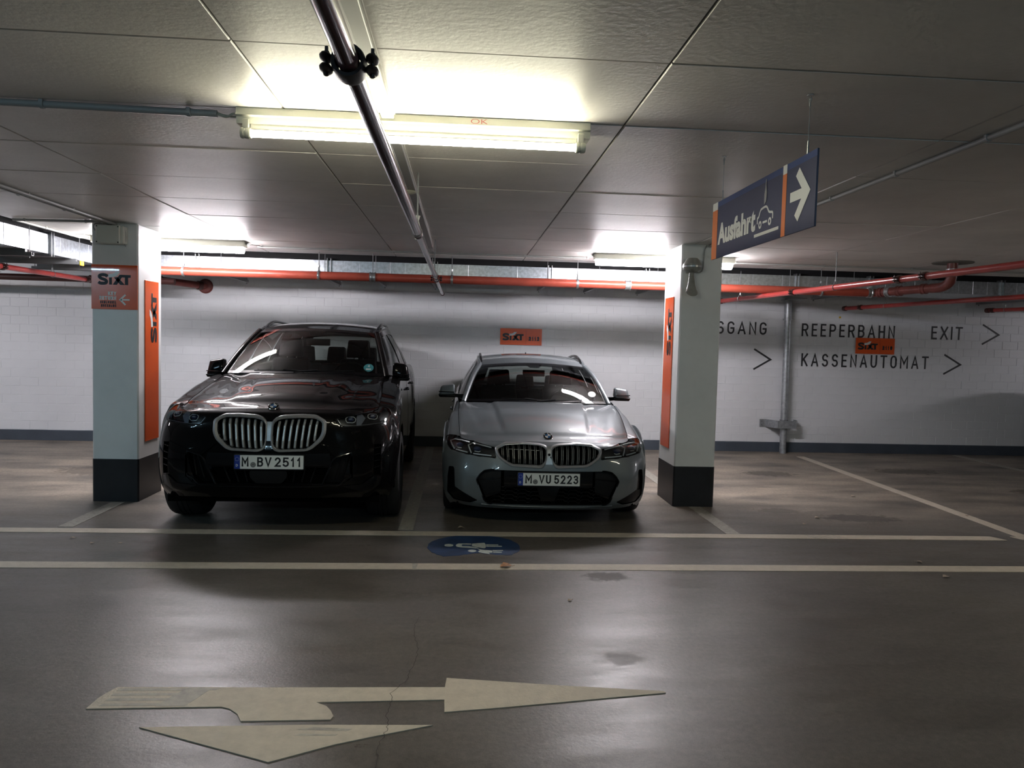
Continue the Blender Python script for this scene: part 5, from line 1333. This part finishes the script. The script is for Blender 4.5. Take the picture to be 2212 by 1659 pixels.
TOUR = dict(
    len=4.70, hw=.9135, clear=.16, paint='grey_paint', cowl_col=15, cowl_c=(1.24, .962), crown=.036, crease=tour_crease, frame_paint=False,
    front=[
        ([(0,.085),(.28,.095),(.50,.125),(.67,.19),(.79,.30),(.852,.40)], [.150,.150,.150,.152,.156,.16]),
        ([(0,.04),(.28,.05),(.51,.08),(.70,.15),(.825,.27),(.883,.385)], [.205,.205,.205,.208,.214,.22]),
        ([(0,.012),(.28,.022),(.52,.055),(.72,.130),(.845,.26),(.900,.38)], [.30,.30,.30,.30,.305,.31]),
        ([(0,0),(.28,.010),(.53,.045),(.73,.125),(.853,.26),(.905,.38)], [.41,.41,.41,.41,.41,.41]),
        ([(0,.008),(.28,.018),(.53,.06),(.73,.145),(.853,.275),(.905,.39)], [.50,.50,.50,.50,.50,.50]),
        ([(0,.030),(.28,.040),(.53,.09),(.725,.185),(.843,.31),(.895,.42)], [.60,.60,.60,.595,.59,.59]),
        ([(0,.060),(.28,.075),(.52,.135),(.705,.24),(.815,.365),(.868,.48)], [.68,.68,.675,.668,.668,.68]),
        ([(0,.115),(.28,.135),(.51,.20),(.675,.32),(.752,.44),(.763,.53)], [.722,.720,.710,.698,.704,.724]),
    ],
    side=[
        (.46, .912, .50, .748, 0.770), (.54, .914, .605, .772, 0.774), (.66, .914, .685, .802, 0.780), (.79, .914, .708, .830, 0.786), (.92, .913, .685, .858, 0.790), (1.04, .911, .605, .882, 0.793), (1.13, .907, .48, .898, 0.794),
        (1.19, .900, .30, .908, 0.794), (1.27, .897, .21, .922, 0.793), (1.40, .895, .195, .942, 0.795),
        (1.60, .893, .19, .953, .808), (2.0, .893, .19, .962, .825), (2.5, .896, .19, .970, .835), (3.0, .902, .19, .980, .838), (3.17, .906, .21, .985, .838), (3.24, .910, .33, .987, .838), (3.31, .913, .50, .989, .837),
        (3.40, .915, .605, .992, .836), (3.52, .915, .685, .995, .834), (3.64, .915, .708, .998, .83), (3.77, .914, .685, 1.0, .825), (3.89, .912, .605, 1.0, .82), (3.98, .907, .48, 1.0, .81), (4.05, .898, .33, 1.0, .80)],
    rear=[[(.865,4.22,.24),(.885,4.28,.32),(.89,4.30,.44),(.885,4.33,.55),(.872,4.35,.67),(.85,4.36,.80),(.81,4.35,.93),(.76,4.30,.99)],
          [(.78,4.46,.24),(.80,4.54,.32),(.805,4.57,.44),(.80,4.58,.55),(.785,4.57,.67),(.765,4.55,.80),(.73,4.51,.92),(.69,4.45,.975)],
          [(.50,4.58,.24),(.50,4.65,.32),(.50,4.68,.44),(.50,4.68,.55),(.50,4.65,.67),(.50,4.62,.80),(.50,4.58,.91),(.50,4.52,.96)],
          [(0,4.61,.24),(0,4.68,.32),(0,4.70,.44),(0,4.70,.55),(0,4.67,.67),(0,4.64,.80),(0,4.60,.91),(0,4.55,.96)]],
    ws_base=((1.265, .972), (.742, 1.45, .952)), ws_top=((1.98, 1.345), (.585, 2.13, 1.305)), roof_crown=.055, ws_bulge=.046, pillar_r=.026,
    roof_edge=[(.585,2.13,1.305),(.603,2.5,1.362),(.607,2.9,1.384),(.602,3.3,1.372),(.588,3.8,1.318),(.565,4.25,1.265)],
    tail=(.70, 4.48, .965), rail=dict(y=(2.25, 4.1), h=.042, r=.015, **{'in': .025}),
    side_segs=[(1.45,2.13,'paint'),(1.56,2.22,'glass'),(2.46,2.66,'black'),(2.55,2.74,'glass'),(3.30,3.30,'black'),(3.40,3.38,'glass'),(4.0,3.85,'paint'),(4.46,4.25,'end')],
    wipers=[(-.02, .62, .0, .05), (.04, -.5, .02, .05)],
    axles=(.79, 3.641), wheel_r=.332, tyre_w=.235, track=1.575,
    cabin=dict(seat_z=.50, y_dash=1.62, dash_z=.935, w=.66, wheel_x=.35, back_z=1.06, head_z=1.245, seats=[(-.36,2.35,0),(.36,2.35,0),(-.37,3.15,1),(.37,3.15,1),(0,3.17,1)], mirror=(.0,1.92,1.235)),
    mirror=dict(x0=.845, x1=1.035, z0=.985, z1=1.112, y=1.62, gap=.10, arm=(1.66, .985)), seal=.281)
suv = Car(SUV, 'black high-built estate car with black kidney grille frames of aluminium, parked left', -1.455, 5.73, R(1.5))
tour = Car(TOUR, 'grey low estate car with roof rails, parked between the black car and the right pillar', .755, 6.12, R(-1.1))
def both(fn):
    for sg in (1, -1): fn(sg)
def M2(poly, sg): return [tuple(p) for p in poly] if sg > 0 else [(-x, z) for x, z in poly]
def ring2(car, outer, inner, yo, yi, name, mat, parent=None, label=None):
    """frame between two matching outlines with a raised rounded face"""
    n = len(outer); L = []
    for f, d in ((0, .006), (0, yo+.004), (.12, yo), (.5, yo-.003), (.80, yi), (1, yi+.006), (1.0, .035)):
        L.append([(o[0]+(i[0]-o[0])*f, car.fy(o[0]+(i[0]-o[0])*f, o[1]+(i[1]-o[1])*f)+d, o[1]+(i[1]-o[1])*f) for o, i in zip(outer, inner)])
    vs = [p for l in L for p in l]; fs = [(j*n+i, j*n+(i+1) % n, (j+1)*n+(i+1) % n, (j+1)*n+i) for j in range(len(L)-1) for i in range(n)]
    mb = MB(); mb.add(vs, fs, True); return car.part(mb, name, mat, parent, label)
def zspan(poly, x):
    zs = []
    for i in range(len(poly)):
        (x1, z1), (x2, z2) = poly[i-1], poly[i]
        if (x1-x)*(x2-x) < 0: zs.append(z1+(z2-z1)*(x-x1)/(x2-x1))
    return (min(zs), max(zs)) if len(zs) >= 2 else None
def slat(car, xt, xb, z0, z1, w, dep, par, knee=(.80, .30), mat='slat', double=False):
    """one upright grille bar: leaning-back top, knee, straight blade, kicked-in foot"""
    prof = [(z1, .030), (z0+(z1-z0)*knee[0], .004), (z0+(z1-z0)*knee[1], .0), (z0+.012, .012), (z0, .026)]
    mb = MB(); xc = lambda z: xb+(xt-xb)*(z-z0)/(z1-z0)
    parts = [(-w/2, w/2)] if not double else [(-w/2, -w/2+w*.20), (w/2-w*.20, w/2)]
    for a, b in parts:
        vs = []
        for z, d in prof:
            y = car.fy(xc(z), z)+d+dep
            vs += [(xc(z)+a, y+.003, z), (xc(z)+a*.75+b*.25, y, z), (xc(z)+b*.75+a*.25, y, z), (xc(z)+b, y+.003, z), (xc(z)+b*.9+a*.1, y+.04, z), (xc(z)+a*.9+b*.1, y+.04, z)]
        fs = []
        for k in range(len(prof)-1):
            for q in range(6): fs.append((k*6+q, k*6+(q+1) % 6, (k+1)*6+(q+1) % 6, (k+1)*6+q))
        mb.add(vs, fs)
    o = car.part(mb, 'grille_slat', MT[mat], par)
    if double:
        mb = MB(); vs = []
        for z, d in prof:
            y = car.fy(xc(z), z)+d+dep+.004
            vs += [(xc(z)-w*.32, y, z), (xc(z)+w*.32, y, z)]
        mb.add(vs, [(2*k, 2*k+1, 2*k+3, 2*k+2) for k in range(len(prof)-1)]); car.part(mb, 'slat_core', MT['gloss_black'], o)
def tubes(car, paths, r, dep, name, mat, par=None, n=6):
    mb = MB()
    for p in paths: mb.tube([(x, car.fy(x, z)+dep, z) for x, z in p], r, n)
    return car.part(mb, name, MT[mat], par)

# ---------------- black car: openings measured on its nose (x, z)
KO = [(.016,.905),(.048,.940),(.10,.957),(.235,.964),(.345,.960),(.425,.914),(.425,.82),(.400,.765),(.325,.700),(.285,.684),(.08,.676),(.042,.688),(.022,.715),(.014,.78)]
KI = [(.030,.885),(.052,.914),(.105,.929),(.235,.936),(.338,.933),(.394,.903),(.392,.825),(.372,.782),(.312,.722),(.278,.702),(.085,.694),(.052,.704),(.034,.730),(.028,.79)]
KO, KI = [round_poly(p, .022, 3) for p in (KO, KI)]
HL = round_poly([(.487,.926),(.637,.955),(.735,.966),(.79,.982),(.832,.988),(.878,.970),(.896,.934),(.880,.900),(.838,.876),(.737,.872),(.646,.865),(.535,.866)], .012, 2)
IN = round_poly([(.615,.668),(.51,.636),(.482,.610),(.405,.420),(.53,.418),(.575,.470),(.612,.484)], .008, 2)
CU = [(.783,.727),(.838,.721),(.836,.474),(.783,.488)]
LOW = [(-.465,.560),(.465,.560),(.395,.420),(-.395,.420)]
holes = []
for sg in (1, -1):
    holes += [(M2(KI, sg), .11), (M2(HL, sg), .09), (M2(IN, sg), .10), (M2(CU, sg), .05)]
holes.append((LOW, .10))
suv.finish_shell(holes); suv.hood(); suv.greenhouse(); suv.plug(); suv.wheels(); suv.cabin(); suv.mirrors()
for sg in (1, -1):
    g = ring2(suv, M2(KO, sg), M2(KI, sg), -.016, -.010, 'grille_frame', MT['satin'], label='brushed aluminium kidney frame')
    suv.patch(M2(KI, sg), -.095, 'grille_back', MT['inside'], g, .05, 0)
    for xt, xb in zip((.354,.308,.260,.213,.166,.117,.068), (.335,.283,.238,.190,.145,.099,.056)):
        zz = zspan(KI, (xt+xb)/2); slat(suv, sg*xt, sg*xb, zz[0]-.004, zz[1]-.010, .0165, .002, g)
    # headlight
    h = suv.patch(inset(M2(HL, sg), -.002), -.055, 'headlight', MT['hl_dark'], None, .03, 0, label='dark angular headlight')
    oct1 = [(.561,.928),(.576,.939),(.619,.937),(.636,.921),(.633,.902),(.617,.893),(.574,.896),(.563,.912)]
    oct2 = [(.722,.946),(.734,.953),(.780,.949),(.794,.936),(.792,.918),(.777,.912),(.738,.919),(.724,.930)]
    for o8 in (oct1, oct2):
        o8 = M2(o8, sg); cx = sum(p[0] for p in o8)/8; cz = sum(p[1] for p in o8)/8; y0 = suv.fy(cx, cz)
        tubes(suv, [o8+[o8[0], o8[1]]], .0026, .022, 'light_guide', 'drl', h)
        m = MB(); m.ellipsoid((cx, y0+.040, cz), (.026, .02, .017)); pj = suv.part(m, 'projector_lens', MT['lens_blue'], h)
        m = MB(); m.prism([(cx+sg*a, cz+b) for a, b in ((-.012, .004), (.012, .007), (.012, .010), (-.012, .007))], (0, y0+.019, 0), (1, 0, 0), (0, 0, 1), (0, .003, 0)); suv.part(m, 'reflector_edge', MT['drl'], h)
    suv.patch(M2([(.640,.954),(.674,.957),(.706,.923),(.678,.874),(.642,.873),(.666,.914)], sg), -.030, 'reflector_arrow', MT['hl_grey'], h, .03, .01)
    suv.patch(M2([(.812,.972),(.848,.978),(.876,.945),(.858,.905),(.818,.895),(.834,.935)], sg), -.030, 'side_reflector', MT['hl_grey'], h, .03, .01)
    tubes(suv, [M2([(.56,.872),(.66,.872),(.74,.878),(.83,.882)], sg), M2([(.50,.924),(.53,.880)], sg)], .0022, .012, 'trim_strip', 'satin', h)
    suv.patch(M2(HL, sg), .0005, 'headlight_glass', MT['lens'], h, .02, 0)
    suv.ring(M2(HL, sg), [(-.003, .003), (-.003, -.002), (.003, -.002), (.003, .004)], 'headlight_seal', MT['matt_black'], h)
    # bumper openings
    b = suv.ring(M2(IN, sg), [(-.010, .004), (-.010, -.006), (.0, -.010), (.004, .02)], 'intake_frame', MT['gloss_black'], label='angular side intake')
    suv.patch(M2(IN, sg), -.09, 'intake_back', MT['matt_black'], b, .05, 0)
    tubes(suv, [M2([(.55,.640),(.50,.46)], sg), M2([(.585,.64),(.56,.48)], sg)], .006, .05, 'intake_blade', 'matt_black', b)
    cz_ = suv.patch(M2(CU, sg), -.045, 'air_curtain', MT['inside'], None, .05, 0, label='upright slot with four fins')
    for k in range(4):
        z = .690-.050*k; m = MB()
        x0, x1 = .788, .832
        ya, yb_ = suv.fy(sg*x0, z), suv.fy(sg*x1, z); m.add([(sg*x0, ya+.004, z), (sg*x1, yb_+.004, z+.006), (sg*x1, yb_+.05, z+.006), (sg*x0, ya+.05, z), (sg*x0, ya+.004, z+.006), (sg*x1, yb_+.004, z+.012), (sg*x1, yb_+.05, z+.012), (sg*x0, ya+.05, z+.006)],
              [(0,3,2,1),(4,5,6,7),(0,1,5,4),(1,2,6,5),(2,3,7,6),(3,0,4,7)]); suv.part(m, 'fin', MT['satin'] if k == 9 else MT['gloss_black'], cz_)
    # raised bumper blades around the intake
    suv.patch(M2([(.395,.735),(.62,.684),(.780,.735),(.780,.722),(.62,.672),(.50,.645)], sg), .010, 'bumper_crease', MT['suv_paint'], None, .02, .012)
    suv.patch(M2([(.625,.676),(.775,.728),(.772,.495),(.70,.42),(.545,.408),(.585,.458),(.622,.476)], sg), .008, 'bumper_blade', MT['suv_paint'], None, .02, .01)
    suv.patch(M2([(.545,.405),(.70,.415),(.785,.475),(.845,.46),(.83,.40),(.73,.335),(.66,.36)], sg), .012, 'bumper_lip', MT['gloss_black'], None, .02, .012)
m = suv.patch([(-.020,.905),(.020,.905),(.016,.76),(-.016,.76)], .008, 'grille_bridge', MT['satin'], None, .02, .012)
suv.patch([(-.016,.758),(.016,.758),(.024,.69),(-.024,.69)], .006, 'camera_cover', MT['gloss_black'], m, .02, .01)
b = suv.ring(LOW, [(-.006, .004), (-.006, -.004), (.002, -.006), (.006, .02)], 'lower_intake_frame', MT['gloss_black'], label='wide lower intake')
suv.patch(LOW, -.09, 'lower_intake_back', MT['inside'], b, .08, 0)
for x in (-.32, -.25, -.18, .18, .25, .32): tubes(suv, [[(x*1.08, .55), (x*.95, .43)]], .006, .05, 'intake_blade', 'matt_black', b)
suv.patch(round_poly([(-.138,.532),(.138,.532),(.138,.48),(.095,.430),(-.095,.430),(-.138,.48)], .014, 3), .004, 'sensor_panel', MT['matt_black'], b, .04, .03)
suv.bar([(-.52,.410),(-.36,.402),(0,.400),(.36,.402),(.52,.410)], .004, 'lower_edge', MT['gloss_black'], off=.004)
suv.patch([(-.455,.665),(.455,.665),(.475,.572),(-.475,.572)], .003, 'plate_carrier', MT['gloss_black'], None, .03, .008)
suv.plate(-.248, .270, .546, .656, [('M', .108, .208), ('BV', .330, .535), ('2511', .580, .965)])
suv.badge(.185, .043)
m = MB()
for k in range(28):
    a = 2*math.pi*k/28
o = suv.W(.80, .10)
n_ = Vector((0, -.62, .55)).normalized()
m = MB(); m.lathe([(0, 0), (.048, 0), (.048, .002), (0, .002)], suv.W(.80, .12)+Vector((0, -.010, .010)), n_, 28); st = suv.part(m, 'windscreen_sticker', MT['sticker'], label='round green environment sticker')
ux = Vector((1, 0, 0)); uz = ux.cross(n_)*-1
m = MB(); put_text(m, '4', suv.W(.80, .12)+Vector((0, -.010, .010))+n_*.0024-ux*.010+uz*.006*(1 if uz.z > 0 else -1), ux*.02, uz*(.03 if uz.z > 0 else -.03), .01); stroke(m, [(-.024, -.018), (.024, -.018)], .014, suv.W(.80, .12)+Vector((0, -.010, .010))+n_*.0024, ux, uz if uz.z > 0 else -uz); suv.part(m, 'sticker_print', MT['white'], st)

# ---------------- grey car
KO = [(.016,.688),(.036,.702),(.079,.713),(.217,.720),(.371,.714),(.458,.672),(.450,.628),(.428,.592),(.366,.548),(.317,.522),(.076,.511),(.052,.519),(.028,.556),(.016,.60)]
KI = [(.028,.664),(.046,.682),(.083,.695),(.219,.702),(.364,.692),(.432,.658),(.424,.630),(.408,.600),(.352,.563),(.312,.543),(.085,.536),(.062,.542),(.038,.568),(.028,.605)]
KO, KI = [round_poly(p, .020, 3) for p in (KO, KI)]
HL = round_poly([(.458,.672),(.667,.705),(.803,.715),(.855,.716),(.882,.70),(.890,.68),(.862,.640),(.834,.615),(.70,.600),(.593,.591),(.447,.584)], .010, 2)
IN = round_poly([(-.483,.489),(.483,.489),(.54,.477),(.578,.443),(.606,.399),(.536,.221),(.50,.194),(-.50,.194),(-.536,.221),(-.606,.399),(-.578,.443),(-.54,.477)], .012, 2)
CU = round_poly([(.846,.478),(.806,.484),(.797,.466),(.790,.315),(.594,.217),(.654,.187),(.80,.190),(.858,.25),(.856,.396)], .008, 2)
holes = [(IN, .09)]
for sg in (1, -1): holes += [(M2(KI, sg), .10), (M2(HL, sg), .09), (M2(CU, sg), .045)]
tour.finish_shell(holes); tour.hood(); tour.greenhouse(); tour.plug(); tour.wheels(); tour.cabin(); tour.mirrors()
for sg in (1, -1):
    g = ring2(tour, M2(KO, sg), M2(KI, sg), -.012, -.007, 'grille_frame', MT['satin'], label='satin silver kidney frame')
    tour.patch(M2(KI, sg), -.075, 'grille_back', MT['inside'], g, .05, 0)
    for xt, xb in zip((.394,.349,.303,.253,.207,.161,.115,.067), (.386,.342,.295,.248,.202,.157,.111,.062)):
        zz = zspan(KI, (xt+xb)/2); slat(tour, sg*xt, sg*xb, zz[0]-.003, zz[1]-.006, .0165, .004, g, double=True)
    if sg < 0:
        tubes(tour, [[(-.36, .660), (-.08, .655)]], .0018, .014, 'cross_wire', 'slat', g)
    h = tour.patch(inset(M2(HL, sg), -.002), -.055, 'headlight', MT['hl_dark'], None, .03, 0, label='slim headlight with white light guides')
    tubes(tour, [M2([(.671,.687),(.74,.690),(.806,.689),(.842,.677),(.826,.652),(.804,.626)], sg), M2([(.787,.622),(.735,.616),(.688,.611)], sg),
                 M2([(.485,.664),(.56,.676),(.643,.685),(.682,.667),(.668,.636),(.655,.608)], sg), M2([(.637,.606),(.56,.602),(.484,.599)], sg)], .0060, .018, 'light_guide', 'drl', h)
    for cx, cz in ((.752,.656), (.604,.642)):
        y0 = tour.fy(sg*cx, cz); m = MB(); m.ellipsoid((sg*cx, y0+.046, cz), (.036, .022, .022)); tour.part(m, 'projector_lens', MT['lens_blue'], h)
        m = MB(); m.tube([(sg*(cx-.026), y0+.026, cz-.018), (sg*(cx-.012), y0+.022, cz-.023), (sg*(cx+.024), y0+.028, cz-.018)], .0035, 6); tour.part(m, 'reflector_edge', MT['drl'], h)
    tour.patch(M2(HL, sg), .0005, 'headlight_glass', MT['lens'], h, .02, 0)
    tour.ring(M2(HL, sg), [(-.003, .003), (-.003, -.002), (.004, -.002), (.004, .004)], 'headlight_seal', MT['matt_black'], h)
    cc = tour.patch(M2(CU, sg), -.035, 'air_curtain', MT['gloss_black'], None, .04, 0, label='black corner air curtain')
    tour.patch(M2([(.605,.222),(.785,.308),(.845,.30),(.845,.255),(.79,.198),(.66,.195)], sg), -.012, 'curtain_blade', MT['gloss_black'], cc, .03, .02)
m = tour.patch([(-.020,.692),(.020,.692),(.022,.648),(.018,.60),(.030,.545),(-.030,.545),(-.018,.60),(-.022,.648)], .006, 'grille_bridge', MT['satin'], None, .02, .012)
k = MB(); k.lathe([(0, .004), (.008, .004), (.011, 0), (.011, -.01), (0, -.01)], (0, tour.fy(0, .625)-.010, .625), (0, -1, 0), 18); tour.part(k, 'front_camera', MT['gloss_black'], m)
b = tour.ring(IN, [(-.008, .004), (-.006, -.002), (.001, -.003), (.006, .02)], 'intake_frame', MT['gloss_black'], label='wide black lower intake')
tour.patch(IN, -.085, 'intake_back', MT['inside'], b, .08, 0)
tour.patch([(-.375,.484),(.375,.484),(.375,.350),(-.375,.350)], -.012, 'plate_carrier', MT['gloss_black'], b, .03, .03)
for sg in (1, -1):
    tour.patch(M2([(.596,.404),(.570,.440),(.53,.473),(.400,.484),(.400,.305),(.530,.258)], sg), -.030, 'side_blade', MT['matt_black'], b, .03, .03)
    tour.patch(M2([(.596,.402),(.400,.425),(.400,.418),(.592,.392)], sg), -.024, 'blade_rib', MT['gloss_black'], b, .03, .01)
    tour.patch(M2([(.404,.308),(.532,.262),(.524,.244),(.400,.292)], sg), -.018, 'blade_foot', MT['gloss_black'], b, .03, .02)
# honeycomb
hx = []; px, pz = .108, .0335
for row in range(-1, 5):
    for col in range(-5, 6):
        cx = col*px; cz = .205+row*pz+(pz/2 if col % 2 else 0)
        e = [(cx-.042, cz), (cx-.026, cz+pz/2), (cx+.026, cz+pz/2), (cx+.042, cz)]
        e = [(min(.53, max(-.53, x)), z) for x, z in e]
        if .192 < cz < .342 and abs(cx) < .5: hx.append(e); hx.append([(cx+.042, cz), (cx+px-.042, cz)] if abs(cx+px) < .5 else e)
mb = MB()
for p in hx: mb.tube([(x, tour.fy(max(-.5, min(.5, x)), max(.2, z))+.045, z) for x, z in p], .0028, 5)
tour.part(mb, 'honeycomb_grille', MT['rim'], b, kind='stuff')
tour.patch([(-.098,.352),(.098,.352),(.056,.226),(-.056,.226)], -.022, 'sensor_panel', MT['gloss_black'], b, .03, .02)
tour.bar([(-.56,.182),(-.3,.176),(0,.174),(.3,.176),(.56,.182)], .006, 'front_lip', MT['grey_paint'], off=.003)
tour.plate(-.262, .262, .368, .478, [('M', .120, .225), ('VU', .338, .530), ('5223', .582, .970)])
tour.badge(.215, .042)
n_ = Vector((0, -.55, .6)).normalized(); p0 = tour.W(.80, .16)+Vector((0, -.010, .010))
m = MB(); m.lathe([(0, 0), (.040, 0), (.040, .002), (0, .002)], p0, n_, 28); tour.part(m, 'windscreen_sticker', MT['white'], label='round pale sticker in the windscreen corner')
m = MB(); m.prism([(0, 0), (.05, .0), (.05, .032), (0.02, .036)], (-.03, 2.95, 1.412), (0, 1, 0), (0, 0, 1), (.012, 0, 0)); tour.part(m, 'roof_aerial', MT['gloss_black'])
# door handles, door seams
for car_, hs, zz in ((suv, (2.42, 3.32), (1.02, 1.04)), (tour, (2.2, 3.05), (.80, .82))):
    for sg in (1, -1):
        for y, z in zip(hs, zz):
            hit = car_.bvh.ray_cast(Vector((sg*3, y, z)), Vector((-sg, 0, 0)))[0]
            m = MB(); m.tube([hit+Vector((sg*-.004, 0, 0)), hit+Vector((sg*.022, .03, 0)), hit+Vector((sg*.024, .17, .004)), hit+Vector((sg*-.004, .21, .004))], .010, 8); car_.part(m, 'door_handle', MT[car_.c['paint']])
        for y0 in ((1.40, 2.58, 3.55) if car_ is suv else (1.30, 2.40, 3.25)):
            m = MB(); pts = []
            z1 = 1.17 if car_ is suv else .93; zb = .33 if car_ is suv else .24
            for k in range(14):
                z = zb+(z1-zb)*k/13; yy = y0+(.10*(1-(k/13)) if y0 > 3 else 0)
                hh = car_.bvh.ray_cast(Vector((sg*3, yy, z)), Vector((-sg, 0, 0)))[0]
                if hh: pts.append(hh+Vector((sg*-.001, 0, 0)))
            if len(pts) > 3: m.tube(pts, .0028, 5); car_.part(m, 'door_seam', MT['inside'])

# the neighbour's car just beyond the right edge: it only throws its shadow into the picture
def copy_tree(o, parent=None):
    c = o.copy(); COL.objects.link(c); c.parent = parent
    for ch in list(o.children): copy_tree(ch, c)
    return c
n3 = copy_tree(tour.t); n3.location = (9.42, 6.0, 0); n3.rotation_euler = (0, 0, 0)
n3['label'] = 'second grey estate car, beyond the right edge of the picture'
